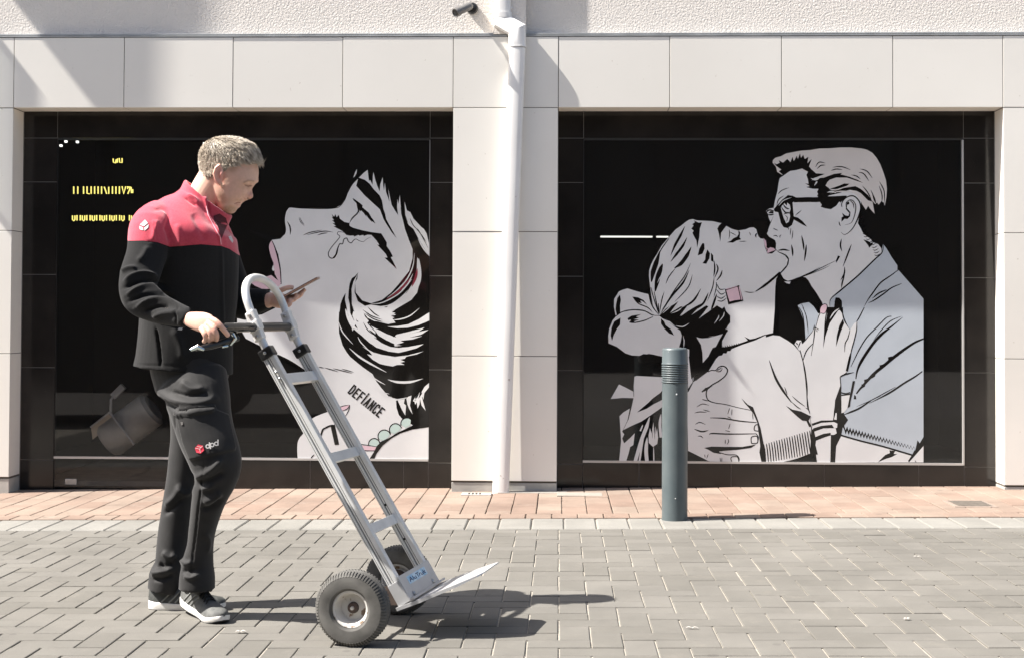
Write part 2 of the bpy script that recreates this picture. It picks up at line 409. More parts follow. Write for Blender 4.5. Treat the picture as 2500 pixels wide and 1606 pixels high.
# things inside the left shop window -----------------------------------------
M_yel = bpy.data.materials.new('yellow_lamp'); M_yel.use_nodes = True
b = M_yel.node_tree.nodes['Principled BSDF']; b.inputs['Base Color'].default_value = (.3,.25,.02,1); b.inputs['Emission Color'].default_value = (1,.86,.22,1); b.inputs['Emission Strength'].default_value = .8
M_wht = bpy.data.materials.new('white_lamp'); M_wht.use_nodes = True
b = M_wht.node_tree.nodes['Principled BSDF']; b.inputs['Emission Color'].default_value = (1,1,.92,1); b.inputs['Emission Strength'].default_value = 1.1
YI = 10.6
def stroke_sign(name, label, segs, Y, mat, r=.0048):
    m = MB()
    for seg in segs: m.tube([P(px, py, Y) for px, py in seg], r, 6)
    o = obj(name, m.mesh(), mat); tag(o, label, 'lit sign', 'glowing signs deep in the left shop window'); return o
s1 = []; x = 180
for ch in ('ll','l','L','l','l','l','l','/l','l','l','l','V','7'):
    if ch == 'll': s1 += [[(180,456),(180,474)], [(190,456),(190,474)]]; x = 204
    elif ch == 'L': s1 += [[(x,456),(x,473),(x+6,474)]]; x += 10
    elif ch == '/l': s1 += [[(x-2,457),(x+4,474)], [(x+9,457),(x+9,474)]]; x += 18
    elif ch == 'V': s1 += [[(x-2,456),(x+2,474),(x+7,456)]]; x += 13
    elif ch == '7': s1 += [[(x-3,457),(x+6,457),(x-1,474)]]; x += 12
    else: s1 += [[(x,456),(x,474)]]; x += 8.5
s1 += [[(311,462),(313,457),(317,459),(316,466)], [(320,458),(321,472)], [(324,463),(324,472)]]
stroke_sign('lit_sign', 'yellow glowing sign of upright strokes behind glass, middle of the three left of the man', s1, YI, M_yel)
s2 = []
for x in list(range(180, 325, 8)):
    if x in (308,): continue
    s2 += [[(x,526),(x,539)]] if x % 3 else [[(x-3,527),(x-3,537),(x,540),(x+3,537),(x+3,527)]]
stroke_sign('lit_sign', 'yellow glowing row of curled strokes, lowest of three behind the glass left of the man', s2, YI, M_yel)
s3 = [[(276,388),(277,397),(282,399),(284,390)], [(287,388),(286,398)], [(291,387),(292,397),(298,398),(298,387)]]
stroke_sign('lit_sign', 'small yellow glowing curl, topmost sign behind the glass left of the man', s3, YI, M_yel)
for (px, py, lb) in ((149,356,'small white square light low at the top left corner of the left window'), (161,346,'small white square light, second from the left corner of the left window'), (189,347,'small white square light, third from the left corner of the left window'), (499,351,'small white light just left of the man’s hair in the window')):
    m = MB(); c = P(px, py, 10.2); m.bbox(c-Vector((.009,.01,.009)), c+Vector((.009,.01,.007)), .003)
    tag(obj('ceiling_spot', m.mesh(), M_wht), lb, 'light', 'ceiling spots in the left shop')
m = MB(); a = P(1466, 578, 11.3); b2 = P(1632, 577, 11.3); cc = P(1593, 577, 11.3); dd = P(1603, 577, 11.3)
m.bbox((a.x, 11.3, a.z-.006), (cc.x, 11.34, a.z+.006), .003); m.bbox((dd.x, 11.3, a.z-.006), (b2.x, 11.34, a.z+.006), .003)
tag(obj('strip_light', m.mesh(), M_wht), 'thin white strip light glowing behind the right window glass', 'light')

# stage lamp standing tilted behind the left pane
YL = 9.06
lamp = empty('stage_lamp', P(330, 1180, YL), 'tilted metal stage lamp with bracket behind the left glass beside the man’s legs', 'lamp')
M_lampb = noisy('lamp_metal', (.70,.69,.66), (.82,.81,.78), 12, .5, metal=.0)
A = P(375, 995, YL); B = P(262, 1078, YL); ax = (B-A).normalized(); Lh = (B-A).length
m = MB(); R_ = .118
prof = [(0,0),(R_*.75,0),(R_*.8,.008),(R_*.98,.02),(R_,.05),(R_,Lh*.35),(R_*.985,Lh*.36),(R_*.985,Lh*.4),(R_,Lh*.42),(R_,Lh*.93),(R_*.9,Lh*.98),(R_*.86,Lh),(0,Lh)]
m.lathe(prof, A, ax, 40); smooth_by_angle(obj('lamp_body', m.mesh(), M_lampb, lamp))
m = MB(); w = Vector((0,1,0)); side = ax.cross(w).normalized()
pl = P(268, 1006, YL-.14); pr = P(327, 1084, YL-.14); m.tube([pl, pr], .008, 8); m.tube([P(270,1005,YL-.14), P(271,975,YL-.14), P(285,955,YL-.1)], .008, 8)
m.tube([P(221,1042,YL-.13), P(268,1005,YL-.14)], .006, 8)
obj('yoke', m.mesh(), nmat('yoke_metal', (.85,.85,.85), .4, .2), lamp)
m = MB(); c0 = P(274, 968, YL-.12); c1 = P(300, 942, YL-.12); d = (c1-c0).normalized(); n_ = Vector((d.z,0,-d.x))
m.add([c0-n_*.02, c0+n_*.02, c1+n_*.02, c1-n_*.02] + [p+Vector((0,.03,0)) for p in (c0-n_*.02, c0+n_*.02, c1+n_*.02, c1-n_*.02)], [(0,1,2,3),(4,7,6,5),(0,4,5,1),(1,5,6,2),(2,6,7,3),(3,7,4,0)])
obj('clamp', m.mesh(), M_lampb, lamp)
m = MB()      # barn door flaps
for (q0, q1, q2, q3) in (((222,1040),(265,1010),(282,1026),(226,1072)),):
    vs = [P(px, py, YL-.05) for px, py in (q0,q1,q2,q3)]; m.add(vs + [v+Vector((0,.006,0)) for v in vs], [(0,1,2,3),(7,6,5,4),(0,4,5,1),(1,5,6,2),(2,6,7,3),(3,7,4,0)])
obj('barn_door', m.mesh(), nmat('barn_door_beige', (.9,.78,.62), .5), lamp)
m = MB(); m.box((P(170,1178,9.6).x, 9.0, -.02), (P(560,1178,9.6).x, 10.6, .012))
o = obj('floor_mat', m.mesh(), noisy('mat_grey', (.45,.45,.42), (.6,.58,.52), 8, .9)); tag(o, 'grey floor mat inside the glass door left of the man', 'mat')
m = MB(); a = P(166, 1170, 8.93); m.bbox((a.x, 8.875, a.z-.024), (P(190,1170,8.9).x, 8.895, a.z+.012), .002)
o = obj('door_fitting', m.mesh(), noisy('fitting_metal', (.42,.40,.36), (.5,.48,.44), 30, .4, metal=.4), bld)

# ============================================================ off-frame neighbours: they shade and are mirrored
# upright projecting banner board high on the facade, left of the picture
XF = X(400, 200) - 5.4*.70
def diagz(x): return Z(240, 262) + (X(240) - x) * 6.85/5.4
ban = empty('banner_sign', (XF, YC, 6), 'tall upright board projecting from the facade outside the picture on the left', 'sign')
m = MB(); m.bbox((XF-.03, YC-.70, diagz(XF)), (XF, YC-.02, 9.2), .003); obj('board', m.mesh(), nmat('board_grey', (.3,.3,.3), .5), ban)
for z in (6.6, 8.6):
    m = MB(); m.tube([(XF-.015, YS2+.02, z), (XF-.015, YC-.03, z)], .02, 10); obj('bracket', m.mesh(), M_strip, ban)
# open casement at the left, outside the frame
XW = X(100, 200) - 5.4*.32; zw = Z(10, 112) + (X(10) - XW)*6.85/5.4
cas = empty('open_casement', (XW, YC, zw), 'open framed glass casement on the facade outside the picture on the left', 'window')
m = MB(); f = .03; y0, y1, z1 = YC-.32, YC+.04, zw; zw = z1-1.1
m.box((XW-.02, y0, zw), (XW+.01, y1, zw+f)); m.box((XW-.02, y0, z1-f), (XW+.01, y1, z1)); m.box((XW-.019, y0, zw+f), (XW+.009, y0+f, z1-f)); m.box((XW-.019, y1-f, zw+f), (XW+.009, y1, z1-f))
obj('casement_frame', m.mesh(), nmat('casement_white', (.7,.7,.7), .4), cas)
mt = bpy.data.materials.new('frosted_pane'); mt.use_nodes = True
for n in list(mt.node_tree.nodes):
    if n.type == 'BSDF_PRINCIPLED': mt.node_tree.nodes.remove(n)
tr = nd(mt, 'ShaderNodeBsdfTransparent'); tr.inputs[0].default_value = (.55,.57,.57,1); lk(mt, tr.outputs[0], [n for n in mt.node_tree.nodes if n.type=='OUTPUT_MATERIAL'][0].inputs[0])
m = MB(); m.box((XW-.008, y0+f, zw+f), (XW-.004, y1-f, z1-f)); obj('casement_pane', m.mesh(), mt, cas)
# building across the street
opp = empty('opposite_building', (0, -10, 0), 'dark brick building across the street behind the camera', 'building')
M_brick = noisy('dark_brick', (.03,.024,.02), (.05,.04,.033), 8, .9)
m = MB(); ws = []
rows = [(.0,.9),(2.5,3.6),(5.2,6.2),(7.6,8.2)]
for z0, z1 in rows: m.box((-30, -10.4, z0), (30, -10, z1))
for (z0, z1) in ((.9,2.5),(3.6,5.2),(6.2,7.6)):
    for k in range(-12, 13): m.box((k*2.4-.5, -10.39, z0), (k*2.4+.5, -10.01, z1))
obj('wall', m.mesh(), M_brick, opp)
m = MB(); m.box((-30, -10.6, 0), (30, -10.5, 8.2)); obj('window_glazing', m.mesh(), nmat('far_glass', (.02,.02,.02), .15), opp)
# unseen dark van, added left of the frame to darken the left window's reflection
van = empty('added_dark_van', (-5.6, 2.9, 0), 'dark van added unseen outside the picture on the left for the window to mirror', 'van')
M_van = nmat('van_paint', (.012,.013,.014), .35); zv = gz(-5.6)
m = MB()
prof = [(-8.2,.35),(-8.2,1.1),(-7.7,1.25),(-7.1,1.95),(-3.15,2.0),(-2.95,1.9),(-2.85,.35)]
m.rings([[Vector((x, y, z+zv)) for x, z in prof] for y in (1.75, 3.6)]); obj('body', m.mesh(), M_van, van)
m = MB(); m.bbox((-6.6, 3.602, 1.25+zv), (-5.6, 3.612, 1.75+zv), .003); obj('side_window', m.mesh(), nmat('van_glass', (.01,.01,.01), .1), van)
for x in (-7.5, -3.8):
    for y, s_ in ((3.62, 1), (1.73, -1)):
        m = MB(); m.lathe([(0,.0),(.18,.0),(.20,.03),(.32,.03),(.34,.0),(.34,-.18),(0,-.18)], (x, y, .34+zv), (0, s_, 0), 32); obj('wheel', m.mesh(), M_dark, van)
# ============================================================ WINDOW DRAWINGS (vinyl film stuck on the glass)
def film(name, c, dark=False):
    return noisy(name, c, tuple(x*.93 for x in c), 5, .42 if not dark else .3, spec=.35 if not dark else .45)
FM = [film('film_skin', (.70,.70,.695)), nmat('film_black', (.010,.009,.008), .04, spec=.5), film('film_pink', (.70,.50,.555)),
      film('film_blue', (.47,.515,.56)), film('film_green', (.50,.62,.58)), film('film_hair', (.67,.63,.60)), film('film_rose', (.26,.03,.05))]
LG, BK, PK, BL, GN, HR, RO = range(7)
T1 = (650,400,410/1540); T2 = (650,760,410/1540); T3 = (1870,350,400/1540); T4 = (1480,520,400/1540)
T5 = (1480,750,400/1540); T6 = (1870,750,400/1540); T7 = (1780,500,300/1540); NT = (0,0,1.0)
def crom(pts, n=5, closed=False):
    q = [np.array(p, float) for p in pts]; out = []
    N = len(q)
    for i in range(N if closed else N-1):
        p0 = q[(i-1) % N] if (closed or i > 0) else q[0]; p1 = q[i]; p2 = q[(i+1) % N]; p3 = q[(i+2) % N] if (closed or i < N-2) else q[-1]
        for k in range(n):
            t = k/n; out.append(.5*((2*p1)+(p2-p0)*t+(2*p0-5*p1+4*p2-p3)*t*t+(3*p1-p0-3*p2+p3)*t**3))
    if not closed: out.append(q[-1])
    return out
class Art:
    def __init__(s, clip): s.mb = MB(); s.k = 0; s.clip = clip
    def pt(s, T, p):
        x = T[0]+p[0]*T[2]; y = T[1]+p[1]*T[2]
        x0, y0, x1, y1 = s.clip; x = min(max(x, x0), x1); y = min(max(y, y0), y1)
        return P(x, y, YG - .0012 - s.k*8e-6)
    def poly(s, T, c, pts, smooth=False):
        s.k += 1
        if smooth: pts = crom(pts, 4, True)
        if isinstance(T, list): v = [s.pt(t, p) for t, p in zip(T, pts)]
        else: v = [s.pt(T, p) for p in pts]
        fs = tessellate_polygon([v]); s.mb.add(v, [f for f in fs], c)
    def multi(s, c, *parts):
        s.k += 1; v = []
        for T, pts in parts: v += [s.pt(T, p) for p in pts]
        s.mb.add(v, [f for f in tessellate_polygon([v])], c)
    def st(s, T, c, w, *pts, t0=.15, t1=.15, n=5):
        """tapered brush stroke"""
        s.k += 1; q = crom(pts, n) if len(pts) > 2 else [np.array(pts[0], float)*(1-k/4)+np.array(pts[1], float)*k/4 for k in range(5)]
        L = []; R = []; N = len(q)
        for i in range(N):
            d = q[min(i+1, N-1)] - q[max(i-1, 0)]; d = d/(np.linalg.norm(d)+1e-6); nn = np.array((-d[1], d[0])); u = i/(N-1)
            ww = w/2*min(1, t0+(1-t0)*min(1, 3*u))*min(1, t1+(1-t1)*min(1, 3*(1-u)))
            L.append(s.pt(T, q[i]+nn*ww)); R.append(s.pt(T, q[i]-nn*ww))
        s.mb.add(L+R, [(i, i+1, N+i+1, N+i) for i in range(N-1)], c)
    def sts(s, T, c, w, *strokes, **kw):
        for q in strokes: s.st(T, c, w, *q, **kw)
    def out(s, name, parent, label):
        o = obj(name, s.mb.mesh(fix=False), FM, parent)
        o['label'] = label
        me = o.data
        bm = bmesh.new(); bm.from_mesh(me)
        for f in bm.faces:
            f.normal_update()
            if f.normal.y > 0: f.normal_flip()
        bm.to_mesh(me); bm.free(); return o

# ---------------------------------------------------------------- left drawing
A1 = Art((570, 405, 1048.2, 1126.5))
A1.multi(LG, (T1, [(50,700),(130,690),(168,650),(178,605),(168,520),(180,445),(212,402),(330,410),(470,411),(600,412),(640,404),(690,378),(725,335),(742,290),(750,255),(790,190),(843,135),(860,120),(895,85),(930,58),(936,110),(942,160),(953,150),(975,196),(977,120),(983,80),(1000,150),(1016,200),(1040,256),(1046,190),(1068,125),(1072,200),(1080,250),(1088,175),(1098,260),(1130,350),(1118,228),(1135,310),(1150,380),(1180,430),(1210,474),(1200,400),(1202,325),(1212,370),(1225,290),(1232,380),(1250,470),(1300,545),(1275,470),(1268,350),(1290,430),(1310,440),(1350,505),(1420,580),(1445,600),(1470,640),(1500,745)]),
   (T2, [(1500,1366),(285,1366),(280,1280),(284,1200),(305,1150),(338,1110),(410,985),(480,945),(560,915),(440,660),(370,560),(230,465),(110,400)]),
   (NT, [(600,826),(579,790),(579,777),(640,768),(672,752),(652,715),(686,694)]), (T1, [(133,960),(110,830),(80,760)]))
S = lambda c, w, *q, **k: A1.sts(T1, c, w, *q, **k)
A1.poly(T1, LG, [(798,130),(815,80),(832,50),(828,90),(812,118)])
A1.st(T2, BK, 9, (285,1366),(280,1280),(284,1200),(305,1150),(338,1110),(410,985),(480,945),(560,915), t0=1, t1=1)
A1.st(T2, BK, 16, (105,400),(230,462),(375,558), t0=1, t1=1)
A1.st(T1, BK, 7, (168,650),(178,605),(168,520),(180,445),(212,402),(330,410),(600,412),(690,378),(745,270),(790,190),(843,135), t0=1, t1=1)
# nose, cheek
S(BK, 13, [(192,530),(214,570),(222,610),(219,655)]); S(BK, 6, [(300,492),(315,535),(352,574)], [(308,492),(325,530),(350,562)])
S(BK, 9, [(338,657),(400,632),(512,610)], [(370,655),(450,635),(540,620),(615,630)], [(468,656),(520,640),(565,636)])
# brow
A1.poly(T1, BK, [(790,316),(812,328),(860,362),(885,385),(880,400),(940,450),(965,495),(985,520),(1002,552),(965,525),(972,540),(935,500),(915,470),(920,490),(890,450),(870,430),(860,440),(850,425),(855,460),(840,430),(838,398),(826,365),(800,335)])
# lashes and lid
A1.poly(T1, BK, [(588,458),(608,488),(602,462),(622,488),(634,464),(645,492),(666,470),(675,505),(715,535),(762,545),(765,572),(800,590),(880,612),(960,628),(1055,641),(1080,680),(1105,722),(1105,757),(1135,800),(1162,853),(1142,860),(1170,910),(1197,968),(1140,915),(1085,863),(1112,862),(1095,828),(1060,790),(1018,744),(1036,745),(1010,705),(965,655),(930,652),(895,665),(890,655),(855,662),(845,655),(805,670),(800,660),(770,662),(735,655),(700,620),(672,605),(615,575),(640,572),(605,545),(632,548),(602,518),(622,520),(598,490),(612,495)])
S(BK, 12, [(762,548),(790,500),(838,452),(840,415)]); S(BK, 9, [(840,420),(836,390),(828,365)])
# tear
S(BK, 9, [(715,632),(665,625),(652,645),(675,668),(655,700),(600,765),(571,815),(575,852),(600,868),(632,855),(650,800),(672,738),(700,736),(712,695),(738,684),(752,712),(778,728),(800,705),(822,692),(855,708),(890,716),(925,690),(962,673)], t0=.5, t1=.2)
S(BK, 16, [(610,864),(640,835),(650,800),(658,760)])
# hair band and hair edge
A1.poly(T1, BK, [(845,128),(905,150),(948,185),(985,235),(1040,292),(1062,340),(1075,420),(1090,460),(1100,510),(1150,600),(1195,682),(1150,630),(1105,560),(1078,515),(1042,420),(965,350),(900,290),(825,205),(835,165)])
A1.poly(T1, BK, [(1232,392),(1262,470),(1305,562),(1350,600),(1392,680),(1440,760),(1490,845),(1500,850),(1500,1190),(1380,1195),(1405,1100),(1416,990),(1400,880),(1385,860),(1380,960),(1350,1090),(1290,1180),(1180,1270),(1060,1340),(960,1340),(840,1262),(810,1180),(815,1090),(835,1055),(840,1000),(815,1090),(820,1180),(880,1255),(960,1280),(1060,1250),(1150,1178),(1210,1110),(1310,985),(1342,870),(1342,785),(1308,700),(1272,600),(1256,530),(1238,460)])
S(RO, 22, [(1385,960),(1372,1040),(1335,1130)], t0=.1, t1=.1); S(RO, 18, [(1330,1040),(1270,1110),(1200,1180),(1100,1245)], t0=.1, t1=.1)
A1.poly(T1, LG, [(1308,455),(1330,520),(1345,585),(1360,590),(1400,640),(1440,680),(1484,778),(1470,700),(1500,750),(1470,640),(1440,600),(1415,575),(1350,505),(1318,440)])
S(BK, 7, [(1318,500),(1345,560),(1400,620)], [(1380,590),(1420,650),(1485,775)], [(1360,580),(1425,655),(1470,725)])
S(LG, 12, [(1392,685),(1430,760),(1482,836)])
S(LG, 11, [(1358,820),(1345,940),(1290,1060),(1200,1160),(1110,1230)], [(1335,1060),(1270,1140),(1190,1210),(1060,1275),(960,1285)], t0=.2)
S(LG, 32, [(1400,870),(1412,990),(1392,1100),(1330,1195),(1240,1270),(1150,1330)], t0=.05); S(LG, 10, [(1300,1160),(1220,1240),(1120,1300),(980,1312)], [(1345,1010),(1300,1100),(1240,1160)])
# lower hair: dark mass, then light strands over it
A1.multi(BK, (T1, [(1378,1190),(1330,1250),(1185,1335),(1150,1365),(1190,1385),(1145,1395),(1175,1410),(1140,1425),(1160,1460),(1120,1470),(1000,1440),(930,1380),(850,1290),(835,1260),(815,1240),(800,1200),(790,1290),(810,1330),(830,1440),(790,1540)]),
   (T2, [(745,100),(690,60),(668,0),(664,90),(668,200),(700,310),(735,370),(770,415),(880,505),(975,572),(1010,640),(1060,705),(1125,780),(1200,800),(1290,785),(1300,790),(1190,815),(1195,880),(1215,945),(1245,980),(1300,1010),(1345,1042),(1420,1050),(1500,1058)]), (T1, [(1500,1190)]))
A1.poly(T1, BK, [(727,1185),(700,1235),(680,1290),(668,1400),(668,1540),(740,1560),(800,1560),(760,1430),(740,1330),(722,1250)])
A1.poly(T1, BK, [(845,997),(810,1035),(785,1050),(765,1100),(755,1170),(752,1230),(765,1290),(770,1370),(800,1430),(815,1455),(820,1400),(795,1320),(785,1240),(782,1150),(800,1080)])
A1.poly(T1, LG, [(785,1200),(800,1180),(835,1262),(880,1330),(905,1400),(940,1440),(925,1460),(960,1500),(1000,1540),(1010,1600),(930,1560),(870,1480),(830,1430),(800,1330),(785,1290)])
D = lambda c, w, *q, **k: A1.sts(T2, c, w, *q, **k)
A1.poly(T2, LG, [(798,0),(830,20),(822,90),(880,110),(930,60),(900,100),(935,175),(990,240),(1060,290),(1140,325),(1215,333),(1300,325),(1445,298),(1380,335),(1290,360),(1215,378),(1120,365),(1010,330),(930,272),(850,185),(815,110),(790,40)])
D(LG, 22, [(728,-20),(745,50),(790,130),(880,215),(960,295)], t0=.3); D(LG, 10, [(662,90),(700,190),(795,300)], [(740,-30),(750,70),(782,145)])
A1.poly(T2, LG, [(880,318),(930,345),(985,375),(1060,395),(1180,415),(1300,400),(1442,364),(1380,392),(1285,412),(1270,432),(1228,440),(1272,458),(1228,468),(1270,487),(1200,488),(1160,502),(1100,492),(1040,478),(975,440),(925,390),(975,402),(945,365)])
D(LG, 17, [(762,335),(850,412),(960,480),(1102,556)], t0=.1); D(LG, 9, [(840,232),(870,285),(955,370)])
A1.poly(T2, LG, [(1110,140),(1200,136),(1300,120),(1400,72),(1500,10),(1500,85),(1400,125),(1300,150),(1200,155)])
D(LG, 11, [(1140,80),(1230,72),(1320,40),(1405,-30)])
A1.poly(T2, LG, [(1195,212),(1300,188),(1452,148),(1400,185),(1305,208),(1490,168),(1420,212),(1310,240),(1432,226),(1340,256),(1230,268),(1262,282),(1190,305),(1245,312),(1180,318),(1170,300),(1100,262),(1030,220),(1000,180),(940,110),(1010,155),(1110,200),(1170,235)])
A1.poly(T2, LG, [(870,-40),(960,-60),(1080,-40),(1170,-20),(1150,10),(1185,15),(1142,40),(1160,70),(1185,105),(1130,112),(1070,95),(990,90),(930,60),(890,10)])
D(BK, 11, [(885,-15),(960,40),(1065,78)], [(905,20),(985,70),(1070,96)], [(930,-40),(990,20),(1040,50)], t0=.1, t1=.1)
D(BK, 26, [(935,118),(1020,150),(1110,195),(1190,235)], [(945,170),(1030,240),(1120,285),(1175,300)])
D(BK, 9, [(890,100),(930,170),(985,215)]); D(LG, 22, [(1113,622),(1200,645),(1320,645),(1438,614)], t0=.05, t1=.05)
A1.poly(T2, LG, [(1205,812),(1245,900),(1275,950),(1282,860),(1262,840),(1270,800)]); A1.poly(T2, LG, [(1285,800),(1300,780),(1332,768),(1318,860),(1342,940),(1310,890),(1295,850)])
A1.poly(T2, LG, [(1345,820),(1365,780),(1360,835),(1410,735),(1395,800),(1440,735),(1430,790),(1440,830),(1462,908),(1425,860),(1410,800),(1405,850),(1388,888),(1380,830),(1365,852),(1360,825)])
A1.poly(T2, LG, [(1425,735),(1450,690),(1500,650),(1500,690),(1450,745),(1440,810)])
D(LG, 9, [(962,588),(1020,630),(1092,670)], [(1000,712),(1060,738),(1130,755)], [(1052,757),(1100,775),(1155,785)])
# mouth
A1.multi(PK, (T1, [(50,700),(30,730),(22,770),(28,815),(45,860),(65,910),(72,960),(80,1020),(95,1060),(118,1082),(134,1084),(132,1000),(118,900),(98,820),(75,750)]))
S(BK, 11, [(48,698),(78,765),(105,860),(128,970),(137,1105)], t0=.4, t1=.6); S(BK, 7, [(50,700),(28,735),(22,775),(40,850),(70,920)]); S(BK, 16, [(78,1020),(100,1070),(137,1100)], t0=.4)
A1.poly(T1, LG, [(52,968),(58,940),(66,930),(76,978),(62,985)])
A1.poly(NT, PK, [(650,676),(662,672),(672,680),(686,690),(684,697),(668,706),(640,706),(622,698),(612,690),(628,678)])
# chest line, finger, ring mark
D(BK, 8, [(478,508),(530,517)], [(535,515),(590,530),(662,551)], [(610,520),(690,540),(790,566)], [(690,525),(740,538),(802,556)])
A1.poly(T2, PK, [(620,905),(668,885),(700,868),(765,855),(748,880),(720,900),(640,925)]); D(BK, 8, [(660,885),(700,866),(768,854)], [(765,856),(740,892),(690,910)], [(766,858),(755,905),(718,972)], t0=.6)
D(BK, 17, [(498,1150),(520,1080),(560,1062)], [(520,1078),(575,1050),(615,1040)], t0=.6, t1=.6); A1.poly(T2, BK, [(590,1050),(628,1032),(668,1218),(628,1222)])
D(BK, 10, [(400,1360),(420,1330),(442,1308)])
# necklace and dress edge
A1.poly(T2, BK, [(1345,1040),(1290,1068),(1200,1110),(1120,1160),(1050,1190),(1012,1235),(985,1290),(935,1366),(985,1366),(1012,1300),(1070,1225),(1150,1160),(1230,1115),(1340,1080),(1500,1058),(1400,1048)])
for (cx, cy, r, a0, a1) in ((1290,1028,50,150,300),(1186,1082,50,130,330),(1083,1142,52,130,330),(990,1214,46,150,340)):
    ring = [(cx+r*math.cos(rad(a0+(a1-a0)*k/14+15)), cy+r*math.sin(rad(a0+(a1-a0)*k/14+15))) for k in range(15)]
    ring2 = [(cx+(r+6)*math.cos(rad(a0+(a1-a0)*k/14+15)), cy+(r+6)*math.sin(rad(a0+(a1-a0)*k/14+15))) for k in range(15)]
    A1.poly(T2, GN, ring + [(cx+r*.62, cy+r*.25), (cx-r*.2, cy+r*.75)]); D(BK, 10, ring2, t0=.8, t1=.8, n=2)
A1.poly(T2, PK, [(862,1246),(880,1226),(1010,1240),(992,1272),(885,1268)]); D(BK, 7, [(845,1212),(930,1224),(1012,1238)], [(862,1246),(885,1270),(995,1274)], t0=.8, t1=.8)
# writing on the drawing
def letters(T, o, ux, uy, text, w, h, gap, sw, color):
    gly = {'D': [[(0,0),(0,1),(.6,1),(1,.75),(1,.25),(.6,0),(0,0)]], 'E': [[(1,0),(0,0),(0,1),(1,1)], [(0,.5),(.8,.5)]], 'F': [[(0,0),(0,1),(1,1)], [(0,.5),(.8,.5)]],
           'I': [[(.5,0),(.5,1)], [(.5,1.18),(.5,1.26)]], 'A': [[(0,0),(.5,1),(1,0)], [(.2,.32),(.8,.32)]], 'N': [[(0,0),(0,1),(1,0),(1,1)]], 'C': [[(1,.8),(.75,1),(.25,1),(0,.8),(0,.2),(.25,0),(.75,0),(1,.2)]]}
    x = 0
    for ch in text:
        ww = w*(.25 if ch == 'I' else 1)
        for sg in gly[ch]:
            q = [np.array(o)+np.array(ux)*(x+a*ww)+np.array(uy)*(b_*h) for a, b_ in sg]
            for a, b_ in zip(q[:-1], q[1:]):
                d = (b_-a)/np.linalg.norm(b_-a)*sw*.42
                A1.st(T, color, sw, a-d, b_+d, t0=1, t1=1)
        x += ww + gap
a_ = math.atan2(232, 290)
letters(T2, (752,742), (math.cos(a_), math.sin(a_)), (math.sin(a_), -math.cos(a_)), 'DEFIANCE', 27, 86, 23, 15, BK)
A1.out('window_drawing', bld, 'black and white comic drawing of a woman with a tear on the left window')

# ---------------------------------------------------------------- right drawing
A2 = Art((1480, 352, 2254.6, 1127.5))
R3 = lambda c, w, *q, **k: A2.sts(T3, c, w, *q, **k)
R4 = lambda c, w, *q, **k: A2.sts(T4, c, w, *q, **k)
R5 = lambda c, w, *q, **k: A2.sts(T5, c, w, *q, **k)
R6 = lambda c, w, *q, **k: A2.sts(T6, c, w, *q, **k)
R7 = lambda c, w, *q, **k: A2.sts(T7, c, w, *q, **k)
# man's face and neck
A2.multi(LG, (T3, [(130,330),(260,240),(420,260),(560,300),(800,420),(890,520),(895,600),(872,700),(865,755),(890,800),(915,850),(950,880),(985,900),(1000,930),(1055,950),(1085,990),(1085,1035),(1020,1095),(860,1250),(700,1385),(620,1460),(600,1500),(600,1545),(545,1545),(525,1490),(470,1400),(430,1345),(400,1290),(372,1262),(330,1255),(215,1302),(165,1272),(138,1222),(190,1165),(205,1130),(212,1095),(195,1062),(130,1035),(92,1000),(96,940),(75,905),(30,880),(8,850),(30,790),(70,690),(72,610),(85,540),(108,450),(118,380)]))
hair = [(62,185),(66,160),(90,138),(140,125),(190,98),(260,85),(330,72),(420,66),(500,52),(600,50),(700,42),(800,42),(900,52),(950,64),(1000,92),(1040,140),(1075,200),(1105,280),(1128,350),(1137,430),(1132,510),(1117,590),(1108,560),(1085,545),(1060,580),(1045,560),(1030,575),(1015,560),(1000,540),(1022,665),(985,625),(960,590),(940,628),(905,575),(880,520),(800,440),(600,440),(420,280),(300,250),(200,270),(150,300),(105,270),(95,225),(75,200)]
A2.poly(T3, HR, hair)
A2.poly(T3, BK, [(75,185),(100,200),(130,185),(118,160),(160,185),(200,150),(230,180),(250,130),(262,170),(290,120),(300,150),(320,95),(330,140),(350,110),(365,150),(400,130),(390,190),(430,150),(405,220),(425,245),(470,285),(555,290),(500,312),(450,330),(430,350),(470,340),(500,330),(545,325),(640,290),(720,280),(700,295),(780,315),(860,345),(915,375),(840,352),(760,325),(660,325),(600,345),(575,370),(560,400),(600,430),(690,400),(735,380),(785,382),(765,400),(700,430),(740,420),(840,405),(890,430),(960,490),(1000,550),(960,540),(920,500),(890,470),(850,450),(790,440),(720,460),(690,470),(650,480),(600,490),(580,500),(750,500),(760,510),(700,560),(690,550),(660,590),(610,622),(560,615),(515,600),(525,580),(510,560),(500,520),(480,495),(490,480),(480,460),(495,430),(440,430),(380,415),(410,405),(365,375),(400,385),(395,345),(380,300),(395,270),(340,240),(280,255),(230,262),(160,300),(120,265),(145,250),(95,215)])
R3(LG, 13, [(420,330),(470,345),(520,310)], [(455,400),(475,370),(480,360)], [(575,465),(620,455),(660,470)], t0=.1)
R3(HR, 12, [(590,430),(660,440),(760,405)], [(600,470),(700,455),(800,460),(860,475)], t0=.1)
R3(BK, 10, [(465,225),(500,180),(560,190)], [(480,243),(515,212),(560,208)], [(625,228),(710,222),(795,252)], [(610,260),(660,245),(720,250)], [(880,242),(950,265),(1000,330)], [(870,275),(920,290),(970,360)], [(800,300),(850,310),(890,340)], [(1065,360),(1110,450),(1112,570)], [(1062,400),(1090,480),(1090,560)], [(985,440),(1020,520),(1035,570)], [(905,400),(960,470),(1000,560)], [(1000,480),(1020,540),(1040,575)])
for q in ([(880,700),(885,690)],): pass
